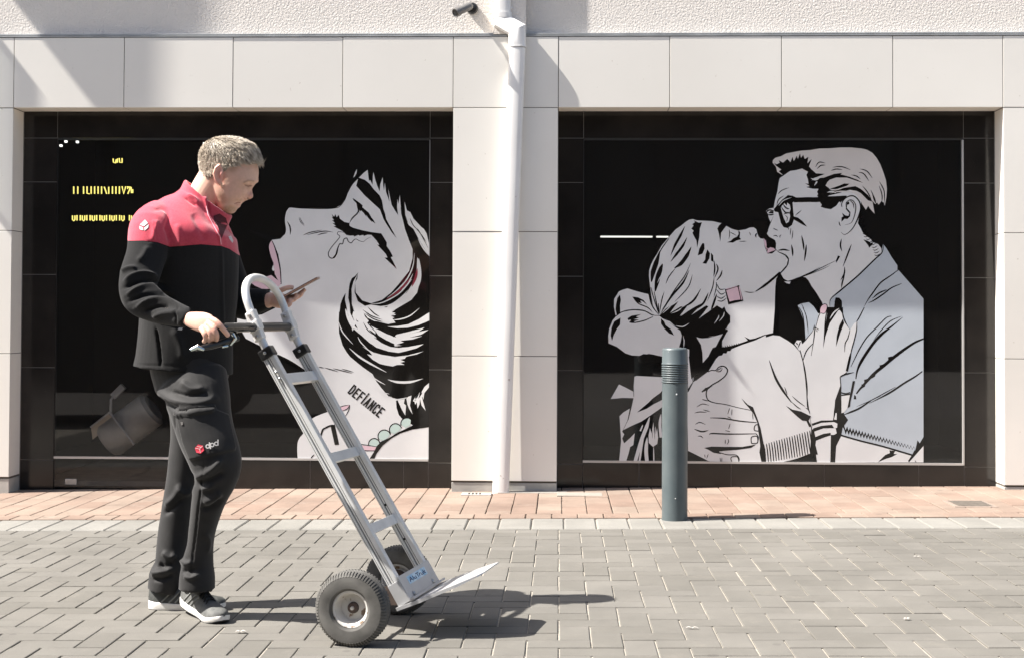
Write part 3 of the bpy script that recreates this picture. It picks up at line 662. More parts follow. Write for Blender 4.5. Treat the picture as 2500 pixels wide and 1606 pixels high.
for (x, y) in ((875,700),(870,720),(868,745),(880,770),(900,795),(905,830),(915,855),(925,880),(945,905),(960,930),(985,955),(1000,980),(1010,1005),(1020,1030),(1025,1055)):
    R3(BK, 7, [(x-8,y-4),(x+18,y+2),(x+50,y-16)]); 
A2.poly(T3, BK, [(915,905),(960,920),(985,940),(1010,932),(1000,955),(970,985),(960,960)])
# ear
R3(BK, 12, [(715,600),(712,570),(735,530),(780,500),(830,500),(875,545),(890,610),(870,690),(835,770),(790,830),(740,860),(705,838)], t0=.6, t1=.2)
R3(BK, 9, [(752,600),(755,560),(790,535),(825,550),(845,600),(830,690),(800,750),(740,770)], [(790,540),(820,570),(828,620)], t0=.3)
A2.poly(T3, BK, [(758,560),(780,548),(785,575),(765,580),(760,610),(795,650),(790,690),(765,715),(740,712),(710,740),(710,700),(728,690),(715,655),(745,680),(775,685),(785,660),(750,620)])
R3(BK, 9, [(688,735),(690,760),(702,780)])
# glasses
R3(BK, 46, [(262,535),(400,532),(520,530),(760,505)], t0=1, t1=.5)
A2.poly(T3, BK, [(70,625),(110,580),(150,535),(205,490),(250,495),(300,520),(250,560),(255,620),(262,690),(300,700),(345,735),(388,787),(340,765),(290,735),(262,720),(245,770),(205,800),(165,790),(140,750),(125,690),(115,650),(85,645)])
A2.poly(T3, LG, [(150,590),(175,565),(195,590),(200,560),(225,580),(232,620),(222,650),(228,690),(215,740),(190,755),(165,700),(150,650),(140,610)])
R3(BK, 13, [(145,600),(180,650),(215,655)], [(160,575),(190,610),(222,620)], [(165,670),(205,655),(235,665)], t0=.2); R3(BK, 7, [(180,680),(200,700),(195,740)], [(150,625),(175,640),(200,670)])
R3(LG, 8, [(120,590),(165,540),(240,512)]); R3(BK, 8, [(275,680),(335,632)])
A2.poly(T3, LG, [(0,640),(30,615),(70,610),(80,640),(40,640),(20,660),(60,662),(75,670),(60,710),(42,742),(25,700),(20,665)]); R3(BK, 14, [(0,655),(30,630),(80,640)], [(20,675),(75,672)], t0=.5)
R3(BK, 8, [(112,480),(150,445),(218,418)], [(98,600),(120,530),(170,495)])
# nose, mouth, cheeks, jaw
R7(BK, 9, [(550,295),(580,312),(615,325)], [(548,398),(585,388),(612,408)], [(640,418),(636,395),(655,378)], [(745,290),(750,320)], [(800,320),(795,380),(785,440)], [(775,290),(765,385)], n=3)
R7(BK, 22, [(908,385),(930,490),(938,580)], [(968,500),(960,590),(943,712)], [(780,500),(795,580),(798,650)], t0=.05, t1=.05)
R7(BK, 20, [(615,575),(680,565),(762,578)], t0=.1, t1=.05); R7(BK, 16, [(585,565),(620,595),(700,630),(735,665),(742,700),(728,760),(690,815),(640,870)], t0=.5)
A2.poly(T7, BK, [(470,370),(490,400),(540,430),(575,445),(588,480),(582,540),(570,575),(590,600),(520,560),(470,575),(430,425),(390,420),(365,385),(350,330),(300,290),(300,200),(480,200),(490,330)])
A2.poly(T7, PK, [(432,420),(462,455),(470,500),(468,540),(490,550),(520,537),(560,545),(585,572),(530,590),(480,612),(455,550),(435,480)])
R7(BK, 8, [(432,430),(440,500),(470,580),(480,612),(530,592),(585,572)], t0=.6, t1=.6); R7(BK, 9, [(462,545),(480,560),(470,600)])
R7(BK, 14, [(640,870),(680,930),(740,962),(850,925),(1000,870),(1200,770),(1345,700)], t0=.5); R7(BK, 7, [(930,905),(1120,830),(1265,765)], [(900,900),(1040,840),(1135,785)]); A2.poly(T7, BK, [(1365,640),(1392,650),(1345,730),(1340,700)])
R3(BK, 14, [(712,895),(700,960),(715,1020)], [(805,948),(770,1040),(722,1165)], [(740,1160),(735,1230),(700,1290)], [(742,1230),(720,1300),(708,1365)], t0=.05, t1=.05); A2.poly(T7, LG, [(690,962),(772,965),(758,995),(720,985)])
# jacket
A2.multi(BL, (T3, [(1100,950),(1130,985),(1180,1070),(1235,1150),(1235,1190),(1252,1200),(1330,1290),(1482,1462),(1490,1462)]), (T6, [(1490,1225),(1400,1390),(1050,1290),(700,1190),(700,1100),(735,1000),(700,830),(700,650),(760,615),(800,420),(835,300),(855,140),(790,215),(750,160),(722,110),(715,0)]), (T3, [(715,1490),(690,1452),(655,1450),(645,1500),(640,1545),(600,1545),(603,1470),(860,1250),(1030,1090),(1085,1030)]))
R3(BK, 14, [(1105,955),(1090,1030),(1020,1095),(860,1250),(700,1385),(610,1465),(600,1540)], [(1240,1195),(1180,1240),(1080,1310),(1010,1400),(960,1470),(920,1540)], [(1275,1320),(1180,1360),(1100,1420),(1010,1480),(960,1500)], [(1135,1378),(1060,1410),(1000,1460)], t0=.4)
A2.poly(T3, BK, [(655,1450),(690,1452),(712,1480),(715,1540),(650,1540),(645,1490)])
R6(BK, 12, [(720,0),(725,80),(760,170),(790,215)], [(1180,85),(1130,100),(1040,190),(950,280),(880,390),(830,490),(798,558)], [(925,0),(880,90),(850,140)], t0=.6, t1=.4)
R6(BK, 28, [(1285,95),(1180,180),(1080,260),(1000,350),(900,500),(860,590),(845,672)], t0=.1, t1=.3); R6(BK, 10, [(1275,85),(1170,130),(1080,220),(1010,310)])
R6(BK, 30, [(1482,295),(1400,330),(1300,395),(1200,470),(1110,545),(1030,610),(960,680),(880,770),(850,810)], t0=.5, t1=.4); A2.poly(T6, BK, [(830,820),(845,830),(850,862),(825,860)])
for (x, y) in ((1165,480),(1085,555),(1010,640),(940,690),(915,735)): A2.poly(T6, BK, [(x-18,y-12),(x+22,y-24),(x+16,y+6),(x-14,y+26)])
R6(BK, 18, [(1470,600),(1400,650),(1300,710),(1180,790),(1080,845),(970,900)], [(985,875),(880,945),(800,980),(725,1010)], t0=.6); R6(BK, 9, [(1220,745),(1120,800),(980,875),(850,930)], [(1105,805),(1040,850)], t0=.3)
A2.multi(LG, (T6, [(700,1205),(1050,1300),(1395,1392),(1490,1300),(1490,1465),(650,1465),(655,1310),(690,1215)]))
R6(BK, 17, [(700,1198),(880,1250),(1100,1305),(1395,1392)], t0=1, t1=1)
zz = [(720,1115)]
for k in range(24): zz += [(735+k*28.5, 1108+k*8.4), (748+k*28.5, 1150+k*8.2)]
zz += [(1425,1245),(1445,1275),(1490,1215),(1490,1300),(1400,1392),(1345,1465),(1335,1440),(1375,1380),(1395,1340)]
for k in range(23, -1, -1): zz += [(748+k*28.5, 1190+k*6.6), (735+k*28.5, 1146+k*7.0)]
A2.poly(T6, BK, zz)
A2.poly(T6, BK, [(1160,1340),(1215,1345),(1200,1375),(1235,1375),(1180,1405),(1130,1420),(1050,1462),(1120,1385),(1165,1365)]); R6(BK, 8, [(1400,1435),(1415,1460)])
# woman's hand and forearm on the jacket
A2.multi(LG, (T6, [(455,200),(470,130),(490,60),(520,60),(572,25),(575,60),(555,190),(600,130),(660,40),(690,20),(715,60),(725,120),(790,215),(830,150),(858,135),(860,170),(835,300),(790,440),(765,600),(705,645),(697,745),(660,850),(640,960),(632,1060),(680,1090),(668,1180),(655,1300),(655,1465),(470,1465),(440,1180),(412,1000),(385,800),(370,620),(345,510),(325,420),(265,350),(290,310),(330,310),(340,345),(400,260),(440,220)]))
A2.poly(T6, BK, [(575,60),(560,0),(700,0),(720,25),(680,30),(640,90),(600,150),(560,270),(538,388),(545,250),(550,180),(590,120),(570,140)])
R6(LG, 12, [(690,10),(640,50),(600,110)]); R6(BK, 12, [(590,0),(600,40),(640,20)])
A2.poly(T6, BK, [(722,110),(735,150),(700,240),(658,372),(665,270),(690,170)])
R6(BK, 11, [(790,215),(770,290),(745,340),(740,420)], [(855,140),(850,220),(830,310),(800,420),(765,600)], [(510,55),(490,100),(460,210),(450,300),(425,455)], [(445,215),(400,270),(345,340)], [(440,340),(380,410),(345,510)], [(575,20),(560,110),(548,240)], t0=.5, t1=.3)
R6(BK, 22, [(800,420),(780,510),(760,600)], [(320,400),(350,530),(370,650),(382,780),(372,940)], t0=.3, t1=1); R6(BK, 10, [(265,345),(310,410)], [(285,330),(300,355)], [(325,320),(300,380)], t0=.6)
R6(BK, 15, [(700,650),(740,630),(830,608)], t0=.8, t1=.1); R6(BK, 8, [(468,190),(485,205),(500,210)], [(475,210),(482,232)])
A2.poly(T7, PK, [(1138,1345),(1150,1290),(1180,1248),(1215,1245),(1228,1275),(1215,1330),(1190,1362),(1155,1360)], smooth=True); R7(BK, 8, [(1140,1350),(1138,1310),(1160,1265),(1200,1243),(1228,1262),(1222,1315),(1195,1362),(1150,1358)], t0=1, t1=1)
# lapel at the man's neck
A2.multi(BL, (T7, [(860,1262),(905,1240),(1000,1222),(1060,1275),(1110,1350),(1120,1380),(1105,1450),(1080,1540)]), (T6, [(455,160),(440,220),(372,300),(365,200),(345,80),(320,0)]), (T7, [(930,1440),(900,1350)]))
R7(BK, 8, [(905,1240),(940,1305)], [(960,1380),(975,1450),(985,1540)], [(1000,1222),(1060,1270),(1112,1355)]); R6(BK, 9, [(345,0),(380,90),(398,250)], [(310,0),(350,90),(370,300)], t0=.5)
# bangles and sleeve cuff
A2.poly(T6, BK, [(650,870),(695,745),(708,760),(705,1000),(740,1010),(772,1055),(740,1100),(720,1130),(705,1210),(660,1300),(650,1465),(605,1465),(610,1200),(560,1215),(470,1250),(465,1290),(488,1380),(430,1385),(470,1380),(480,1465),(465,1465),(445,1385),(420,1370),(422,1150),(445,1140),(430,1090),(520,1060),(630,1058),(640,1000)])
A2.poly(T6, LG, [(440,1110),(520,1082),(640,1075),(672,1090),(668,1130),(640,1130),(620,1100),(520,1110),(440,1135)]); A2.poly(T6, LG, [(455,1165),(540,1135),(655,1132),(665,1180),(640,1195),(610,1195),(608,1175),(540,1185),(465,1215)])
A2.poly(T6, LG, [(640,1050),(655,990),(665,990),(665,1055)]); A2.poly(T6, LG, [(710,830),(790,822),(770,940),(735,985),(710,990)]); A2.poly(T6, BK, [(815,690),(838,690),(815,800),(795,880),(790,930),(820,912),(765,945)])
R6(BK, 12, [(708,800),(750,808),(790,798)], [(708,825),(790,815)], t0=1, t1=1); R6(BK, 8, [(697,650),(705,760)], t0=1, t1=1)
# woman: neck, back, arm
A2.multi(LG, (T4, [(1040,640),(1300,640),(1540,560)]), (T7, [(590,600),(700,640),(735,690),(720,760),(640,850),(590,930),(578,1040),(572,1300),(555,1540)]), (T6, [(65,240),(130,270),(200,310),(260,352),(320,420),(345,510),(365,640),(378,780),(385,930),(412,1000),(425,1145),(415,1370),(200,1465),(-60,1465)]), (T5, [(1010,1465),(960,1440),(860,1390),(770,1345),(760,800),(775,790),(820,700),(960,600),(1040,470),(1090,430),(1090,300),(1110,240),(1165,130),(1165,80),(1120,30)]))
A2.multi(BK, (T5, [(1100,225),(1145,215),(1060,370),(1100,375),(1180,360),(1250,340),(1330,310),(1300,275),(1350,300),(1400,290),(1480,260),(1560,240)]), (T6, [(0,255),(65,240),(130,268),(65,262),(0,282)]), (T5, [(1500,262),(1400,310),(1280,350),(1180,390),(1165,410),(1140,410),(1130,432),(1100,430),(1090,450),(1060,455),(1040,475),(980,520),(960,600),(840,690),(900,520),(910,500),(1000,390),(1040,370)]))
for k in range(11):
    x = 1072+k*21; y = 372-k*4.2; A2.poly(T5, BK, [(x,y+8),(x+4,y-8),(x+12,y+8)])
# his hand on her back
R5(BK, 12, [(955,605),(990,590),(1030,590),(1060,560),(1105,552),(1140,585),(1120,640),(1060,690),(990,730),(950,770),(940,820),(960,870),(1020,895),(1120,910),(1240,940),(1360,965)], t0=.7, t1=.5)
R5(BK, 9, [(1035,600),(1060,580),(1090,565)], [(1030,600),(1070,600),(1095,570)]); A2.poly(T5, BK, [(895,790),(930,755),(985,735),(1000,735),(950,775),(900,798)]); R5(BK, 9, [(900,860),(930,870),(970,880)], [(850,935),(905,905),(968,920)], [(830,990),(880,980),(950,985)], [(912,960),(978,978)], [(835,1098),(880,1078),(935,1100)], [(860,1208),(890,1208),(912,1228)], t0=.3)
R5(BK, 15, [(828,1142),(900,1165),(962,1152)], t0=.2); R5(BK, 13, [(975,1036),(1100,1040),(1250,1065),(1415,1080)], [(968,1192),(1000,1182),(1150,1188),(1410,1185)], t0=.4, t1=.5)
R5(BK, 7, [(1160,945),(1142,1000)], [(1182,955),(1180,1010)], [(1140,1025),(1175,1040)], [(1165,1090),(1150,1140)], [(1120,1155),(1165,1165)], [(1120,1240),(1118,1280)], [(1145,1235),(1150,1260),(1135,1285)], [(1375,990),(1380,1050)], [(925,1380),(930,1408)], [(960,1375),(945,1415)], [(1070,1410),(1075,1450)], [(1088,1410),(1085,1450)], t0=.6, t1=.6)
R5(BK, 9, [(1430,1100),(1400,1105),(1392,1150),(1430,1160)], [(1365,1275),(1362,1225),(1380,1210),(1418,1212),(1420,1270),(1365,1275)], [(1180,1450),(1172,1415),(1190,1400),(1235,1405),(1248,1450)], [(1410,1185),(1430,1220),(1420,1275)], t0=1, t1=1)
A2.poly(T5, BK, [(920,1318),(990,1305),(1120,1308),(1280,1308),(1410,1285),(1360,1318),(1240,1335),(1120,1345),(1060,1352),(1080,1375),(1010,1365),(960,1335)]); R5(BK, 9, [(1060,1360),(1140,1382),(1220,1385),(1250,1420),(1245,1455)], t0=.8)
A2.poly(T5, BK, [(1270,850),(1330,910),(1380,935),(1420,1040),(1450,1130),(1480,1280),(1495,1330),(1500,1465),(1460,1465),(1440,1360),(1448,1300),(1420,1080),(1385,1000),(1340,940),(1300,895)])
A2.poly(T5, BK, [(765,1350),(860,1390),(960,1440),(1010,1465),(765,1465)])
# sleeve ribs and folds of her dress
for k in range(20):
    x0 = -45 + k*24; y0 = 1292 - k*7.2; A2.st(T6, BK, 11, (x0, y0), (x0+12, y0+80), (x0+18+2*k*.4, 1462-k*4.6), t0=.6, t1=.6)
R6(BK, 9, [(150,1458),(300,1420),(430,1378)], t0=1, t1=1)
R6(BK, 22, [(30,495),(90,660),(160,780),(240,890)], t0=.15, t1=.3); R6(BK, 9, [(235,880),(290,930),(330,955)], [(175,745),(200,820)], [(245,830),(300,880),(370,930)])
A2.poly(T6, BK, [(185,920),(250,958),(330,975),(400,1010),(425,1020),(400,1060),(430,1120),(405,1120),(380,1065),(340,1060),(290,1020),(230,965)]); R6(BK, 9, [(370,940),(400,960),(412,1000)])
# collar triangle and dark dress back
A2.poly(T5, LG, [(846,278),(900,292),(960,288),(1095,250),(1060,310),(1030,370),(1000,380),(960,460),(908,520),(905,430),(890,350)])
R5(LG, 10, [(778,450),(800,540),(820,690)], [(820,555),(838,620)], t0=.4); R5(LG, 9, [(722,260),(732,310),(728,380)])
A2.poly(T5, LG, [(768,430),(800,560),(812,700),(770,760),(765,600)])
# woman's head and hair
A2.multi(LG, (T4, [(402,600),(404,540),(420,490),(450,430),(480,385),(520,310),(580,240),(650,160),(700,125),(750,85),(780,66),(815,60),(850,72),(900,75),(1000,80),(1085,100),(1130,125),(1180,152),(1240,168),(1310,157),(1350,140),(1385,137),(1410,155),(1420,190),(1432,225),(1450,242),(1478,245),(1490,320),(1515,384),(1560,384)]), (T7, [(590,572),(620,600),(700,640),(738,690),(720,760),(640,850),(560,910),(350,1060),(320,1090),(200,1082)]), (T4, [(1280,740),(1140,780),(1110,850),(1130,960),(1080,1060),(1120,1110),(1000,1160),(880,1170),(780,1120),(640,1060),(540,1000),(500,960),(440,880),(420,750)]))
A2.poly(T4, BK, [(500,965),(560,900),(590,880),(620,870),(680,830),(600,940),(700,880),(760,880),(690,970),(840,880),(900,850),(850,910),(800,960),(940,870),(960,880),(900,960),(870,992),(960,930),(1000,900),(1040,870),(1090,900),(1110,880),(1130,930),(1165,975),(1165,1030),(1130,1075),(1145,1110),(1090,1125),(1010,1155),(880,1175),(850,1165),(890,1270),(905,1380),(908,1450),(800,1560),(770,1300),(720,1140),(700,1110),(600,1020),(520,990)])
R4(LG, 9, [(650,1058),(720,1068),(780,1035)], [(1015,1040),(1050,990),(1060,960)], [(1060,1020),(1100,970),(1110,930)], [(1120,1095),(1150,1075),(1165,1060)], [(610,945),(680,915),(760,850)], [(700,970),(790,900),(850,850)], [(875,990),(930,930),(960,890)], [(530,945),(590,890),(640,830)], t0=.1)
R4(BK, 46, [(505,360),(470,470),(440,560),(425,650)], [(530,480),(490,590),(460,740)], t0=.15, t1=.2)
R4(LG, 8, [(540,420),(490,520),(440,640)], [(520,580),(480,660)]); R4(BK, 10, [(590,240),(520,340),(470,440)], [(420,700),(440,780),(490,940)], [(400,750),(430,870),(490,955)], [(450,740),(475,860),(495,950)], [(490,850),(497,950)], t0=.6, t1=.4)
R4(BK, 24, [(740,125),(700,210),(650,300),(605,405)], [(760,230),(720,310),(660,390),(605,460)], t0=.05, t1=.05); R4(BK, 36, [(800,320),(760,400),(700,480),(640,520)], t0=.05, t1=.1)
R4(BK, 10, [(660,510),(590,600),(560,670)], [(795,470),(740,590),(640,730),(520,920)], [(810,580),(770,700),(640,840)], [(545,740),(520,830),(500,950)], [(1015,600),(1000,700),(950,830)], t0=.1); R4(BK, 20, [(780,540),(720,660),(610,790),(510,950)], [(890,712),(840,800),(790,850),(700,900)], [(960,750),(920,840),(860,900)], [(1040,760),(1010,850),(985,920)], t0=.1)
A2.poly(T4, BK, [(820,70),(870,95),(900,90),(880,150),(875,230),(855,330),(848,260),(830,230),(810,190),(822,170),(800,150),(822,120),(808,110),(835,90)])
A2.poly(T4, BK, [(905,285),(922,290),(925,340),(905,385),(860,402),(875,340),(885,320)]); A2.poly(T4, BK, [(950,345),(975,380),(970,430),(940,480),(905,475),(930,440),(935,390)]); A2.poly(T4, BK, [(985,375),(1005,400),(1010,465),(985,450)])
R4(BK, 14, [(1015,450),(1020,530),(1010,600)], [(1035,480),(1050,530),(1020,610)], [(1090,540),(1075,590),(1035,640)], t0=.2)
R4(BK, 9, [(1040,670),(1070,720),(1120,715)], [(1035,720),(1080,765),(1125,745)], [(1035,780),(1080,805),(1125,775)], [(1045,825),(1090,830),(1130,800)], [(1035,650),(1035,700),(1010,800)], t0=.4)
# brow, eye, nose, jaw of the woman
A2.poly(T4, BK, [(1085,98),(1130,122),(1105,155),(1080,190),(1072,275),(1060,200),(1045,150),(1060,120)])
A2.poly(T4, BK, [(1240,170),(1258,180),(1255,235),(1270,250),(1225,262),(1190,282),(1135,278),(1170,265),(1195,240),(1230,225),(1245,200)]); R4(BK, 7, [(1155,155),(1160,200),(1152,250)], [(1160,180),(1225,215)], [(1250,270),(1320,268)], [(1345,180),(1360,215)]); R4(BK, 12, [(1420,190),(1405,210),(1410,235)])
R7(BK, 30, [(640,850),(560,920),(450,1010),(330,1090)], t0=.9, t1=.2); R7(BK, 9, [(190,1085),(250,1100),(320,1098)])
# earring
A2.poly(T4, BK, [(1115,720),(1250,680),(1290,828),(1148,862)]); A2.poly(T4, PK, [(1128,728),(1235,695),(1262,815),(1205,822),(1160,835),(1145,790)]); A2.poly(T4, PK, [(1245,694),(1254,694),(1280,815),(1270,818)]); A2.poly(T4, PK, [(1122,716),(1225,688),(1228,692),(1126,721)])
# bow
A2.multi(LG, (T4, [(88,965),(72,880),(75,810),(120,740),(160,722),(200,712),(300,742),(395,765),(440,880),(500,962),(430,960),(360,920),(240,910),(140,940)]))
A2.multi(LG, (T4, [(500,968),(540,1000),(620,1050),(695,1105),(710,1150),(700,1210),(685,1260),(780,1280),(780,1345),(520,1345),(430,1325),(400,1320),(330,1340),(240,1335),(180,1315),(100,1255),(22,1222),(20,1150),(28,1090),(60,1010),(90,975),(140,940),(240,912),(360,925),(430,965)]))
R4(BK, 11, [(88,968),(150,930),(240,912),(350,918),(440,960),(500,965)], [(440,975),(360,1010),(270,1030),(215,1030)], [(250,790),(300,850),(390,890),(435,935)], [(400,765),(430,870),(495,960)], t0=.5)
A2.poly(T4, BK, [(130,770),(138,820),(130,870),(132,940),(100,960),(88,910),(92,860),(105,800)]); A2.poly(T4, BK, [(245,788),(300,795),(350,820),(385,865),(340,830),(318,825),(335,850),(300,845),(270,820)]); A2.poly(T4, BK, [(200,990),(240,965),(330,952),(280,975),(310,985),(260,1000),(310,1005),(260,1020),(280,1030),(215,1028),(235,1005),(205,1008)])
A2.poly(T4, BK, [(135,985),(130,1050),(100,1090),(70,1150),(55,1200),(42,1150),(50,1080),(75,1020)]); A2.poly(T4, BK, [(515,990),(545,1020),(560,1055),(605,1090),(638,1150),(590,1130),(545,1085),(515,1040)])
A2.poly(T4, BK, [(300,1345),(350,1322),(430,1328),(525,1350),(700,1360),(700,1420),(300,1400)])
# ribbon ends and skirt folds left of the bollard
A2.poly(T5, LG, [(265,650),(285,642),(400,648),(540,655),(540,760),(510,800),(440,850),(400,890),(340,940),(290,985),(380,950),(450,905),(540,860),(540,925),(420,1010),(330,1070),(240,1110),(160,1150),(210,1050),(240,930),(262,830),(258,740)])
A2.poly(T5, LG, [(42,858),(120,722),(180,750),(255,790),(258,850),(150,848)]); A2.poly(T5, LG, [(125,1020),(160,985),(222,948),(200,1060),(150,1165),(170,1190),(150,1230),(168,1275),(230,1220),(268,1180),(255,1290),(225,1310),(210,1370),(185,1460),(120,1462),(140,1250)])
for q, w in (([(408,1030),(380,1120),(330,1250),(268,1462)], 34), ([(345,1100),(320,1160)], 14), ([(375,1100),(350,1200),(310,1462)], 18), ([(385,1220),(375,1340),(385,1462)], 34), ([(445,1300),(448,1460)], 10), ([(515,1000),(505,1100),(515,1220)], 26)): R5(LG, w, q, t0=.1, t1=1)
A2.poly(T5, LG, [(412,1130),(425,1180),(445,1075),(448,1180),(462,1110),(465,1190),(478,1130),(488,1220),(480,1280),(440,1308),(400,1270),(398,1200)]); R5(BK, 5, [(430,1120),(435,1230)], [(455,1120),(456,1240)])
A2.out('window_drawing', bld, 'black and white comic drawing of a kissing couple on the right window')
# ============================================================ DOWNPIPE
M_pipe = noisy('pipe_white', (.80,.785,.76), (.86,.85,.82), 14, .35, stretch=(1,1,.25), speck=(24, .72, (.55,.50,.45)))
pipe = empty('downpipe', P(1222, 1208, 8.62), 'white rainwater downpipe with an elbow near the top running down the stone pier', 'downpipe')
def sect(c, a, b_, ax, n=28, e=.72):
    """rounded-rectangular ring of half sizes a (sideways) and b_ (towards the camera)"""
    ax = ax.normalized(); u = Vector((1,0,0)); u = (u - ax*u.dot(ax)).normalized(); w = ax.cross(u)
    r = []
    for k in range(n):
        t = 2*math.pi*k/n; ct, st_ = math.cos(t), math.sin(t)
        r.append(c + u*(a*math.copysign(abs(ct)**e, ct)) + w*(b_*math.copysign(abs(st_)**e, st_)))
    return r
def run(pts, a, b_):
    m = MB(); rs = []
    for i, p in enumerate(pts):
        t = (pts[min(i+1, len(pts)-1)] - pts[max(i-1, 0)]); rs.append(sect(p, a, b_, t))
    m.rings(rs); return m
pa = .0505; pb = .033
top = P(1263, 118, YC-.034); bot = P(1222, 1212, YC-.060)
smooth_by_angle(obj('lower_pipe', run([top, top.lerp(bot, .5), bot], pa, pb).mesh(), M_pipe, pipe), 50)
e0 = P(1227, 36, YC-.006); e1 = P(1227.5, 54, YC-.008); e2 = P(1263, 74, YC-.035); e3 = P(1263, 114, YC-.034)
def msect(c, d0, d1, a, b_):
    d0 = d0.normalized(); d1 = d1.normalized(); t = (d0+d1).normalized(); k = 1/max(.5, t.dot(d0)); return sect(c, a*k, b_, t)
el = [e0, e1, e2, e3]; m = MB()
m.rings([sect(e0, pa*1.05, pb*1.05, e1-e0), msect(e1, e1-e0, e2-e1, pa*1.05, pb*1.05), msect(e2, e2-e1, e3-e2, pa*1.05, pb*1.05), sect(e3, pa*1.05, pb*1.05, e3-e2)])
smooth_by_angle(obj('elbow', m.mesh(), M_pipe, pipe), 20)
u0 = P(1227, 44, YC-.005); u1 = u0 + Vector((0,0,3.2))
smooth_by_angle(obj('upper_pipe', run([u0, u1], pa*1.02, pb*1.02).mesh(), M_pipe, pipe), 50)
smooth_by_angle(obj('socket', run([P(1227, 32, YC-.005), P(1227, 45, YC-.005)], pa*1.14, pb*1.14).mesh(), M_pipe, pipe), 50)
m = MB()
for c, w in ((P(1228, 20, YC), .06),): m.bbox(c-Vector((w, .012, .006)), c+Vector((w, .03, .006)), .003)
obj('wall_clip', m.mesh(), M_pipe, pipe)
m = MB()
for py in (114,): c = P(1263, py, YC-.034); m.rings([sect(c+Vector((0,0,.004)), pa*1.08, pb*1.08, Vector((0,0,-1))), sect(c-Vector((0,0,.006)), pa*1.08, pb*1.08, Vector((0,0,-1)))])
obj('joint_ring', m.mesh(), M_pipe, pipe)

# ============================================================ SECURITY CAMERA
M_cam = noisy('camera_grey', (.13,.125,.12), (.17,.165,.16), 40, .45); M_camb = nmat('camera_dark', (.02,.02,.02), .35)
base = P(1153, 22, YS2); cc = empty('security_camera', base, 'small grey bullet camera on the render left of the downpipe top', 'camera')
q0 = P(1150, 14, YS2-.11); q1 = P(1112, 32, YS2-.19); ax = (q1-q0).normalized()
m = MB(); L0 = (q1-q0).length
m.lathe([(0,0),(.018,0),(.023,.008),(.0245,.02),(.0245,L0*.8),(.028,L0*.8),(.028,L0*1.02),(.024,L0*1.03),(.022,L0*.97),(.0,L0*.96)], q0, ax, 32)
smooth_by_angle(obj('camera_body', m.mesh(), M_cam, cc))
m = MB(); m.lathe([(0,L0*.965),(.014,L0*.965),(.016,L0*.99),(.012,L0*1.0),(0,L0*1.0)], q0, ax, 24); smooth_by_angle(obj('lens', m.mesh(), M_camb, cc))
m = MB(); m.lathe([(0,0),(.036,0),(.036,.012),(.030,.02),(.013,.024),(.013,.075),(0,.075)], base, (0,-1,0), 28); m.tube([base+Vector((0,-.07,0)), q0.lerp(q1, .25)], .012, 12)
smooth_by_angle(obj('wall_mount', m.mesh(), M_camb, cc))

# ============================================================ BOLLARD
M_bol = noisy('bollard_paint', (.068,.088,.094), (.092,.112,.116), 7, .42, .08, 200, speck=(60, .73, (.30,.33,.33)), metal=.0)
bp0 = G(1647, 1269); bh = P(1647, 849, bp0.y).z - bp0.z; br = .0672
bol = empty('bollard', bp0, 'dark grey steel bollard with a ringed band near its top at the kerb', 'bollard')
m = MB(); prof = [(br*1.0,-.05)]
zb0 = P(1647, 935, bp0.y).z - bp0.z; zb1 = P(1647, 886, bp0.y).z - bp0.z
prof += [(br, .02), (br, zb0)]
n = 9; st_ = (zb1-zb0)/n
for k in range(n):
    z = zb0 + k*st_
    prof += [(br-.003, z+st_*.08), (br-.003, z+st_*.30), (br+.0026, z+st_*.45), (br+.0034, z+st_*.65), (br+.0026, z+st_*.85)]
prof += [(br, zb1+.003), (br, bh-.012), (br-.003, bh-.004), (br-.010, bh), (0, bh+.001)]
m.lathe(prof, bp0, (0,0,1), 64); smooth_by_angle(obj('post', m.mesh(), M_bol, bol), 50)
for (px, py, r) in ((1652, 962, .0045), (1649, 1216, .0025)):
    m = MB()
    c = P(px, py, bp0.y - math.sqrt(max(br**2 - (P(px,py,bp0.y).x-bp0.x)**2, 0)) - .001); m.lathe([(0,-.002),(r,-.002),(r*.9,.001),(r*.3,.0015),(0,.0015)], c, (0,-1,0), 14)
    obj('screw', m.mesh(), nmat('screw_pale', (.7,.72,.7), .5), bol)

# ============================================================ SMALL THINGS ON THE PAVING
def lying(name, px, py, w, d, h, mat, label, cat, lift=.010):
    c = G(px, py, lift); m = MB(); m.bbox((c.x-w/2, c.y-d/2, c.z-.01), (c.x+w/2, c.y+d/2, c.z+h), .0015); o = obj(name, m.mesh(), mat); return tag(o, label, cat)
M_iron = noisy('iron_cover', (.14,.12,.10), (.2,.175,.145), 60, .7)
dc = empty('drain_cover', G(2368, 1230, .008), 'small square iron drain cover in the pink paving at far right', 'drain')
c = dc.location; m = MB(); m.bbox((c.x-.12, c.y-.13, c.z-.01), (c.x+.12, c.y+.13, c.z+.004), .002); obj('cover_frame', m.mesh(), noisy('cover_stone', (.22,.17,.14), (.27,.215,.175), 60, .85), dc)
m = MB()
for k in range(7): m.bbox((c.x-.095, c.y-.10+k*.032, c.z+.003), (c.x+.095, c.y-.085+k*.032, c.z+.007), .001)
obj('slat', m.mesh(), M_iron, dc); dc.children[1]['kind'] = 'stuff'
gr = empty('gully_grate', G(1155, 1206, .008), 'pale metal gully grate at the foot of the downpipe', 'drain')
c = gr.location; m = MB(); m.bbox((c.x-.07, c.y-.05, c.z-.01), (c.x+.11, c.y+.06, c.z+.005), .002); obj('grate_frame', m.mesh(), noisy('grate_pale', (.36,.34,.30), (.42,.4,.36), 60, .6), gr)
m = MB()
for k in range(4): m.bbox((c.x-.03+k*.022, c.y-.03, c.z+.0045), (c.x-.018+k*.022, c.y+.03, c.z+.0062), .0005)
obj('slot', m.mesh(), M_dark, gr)
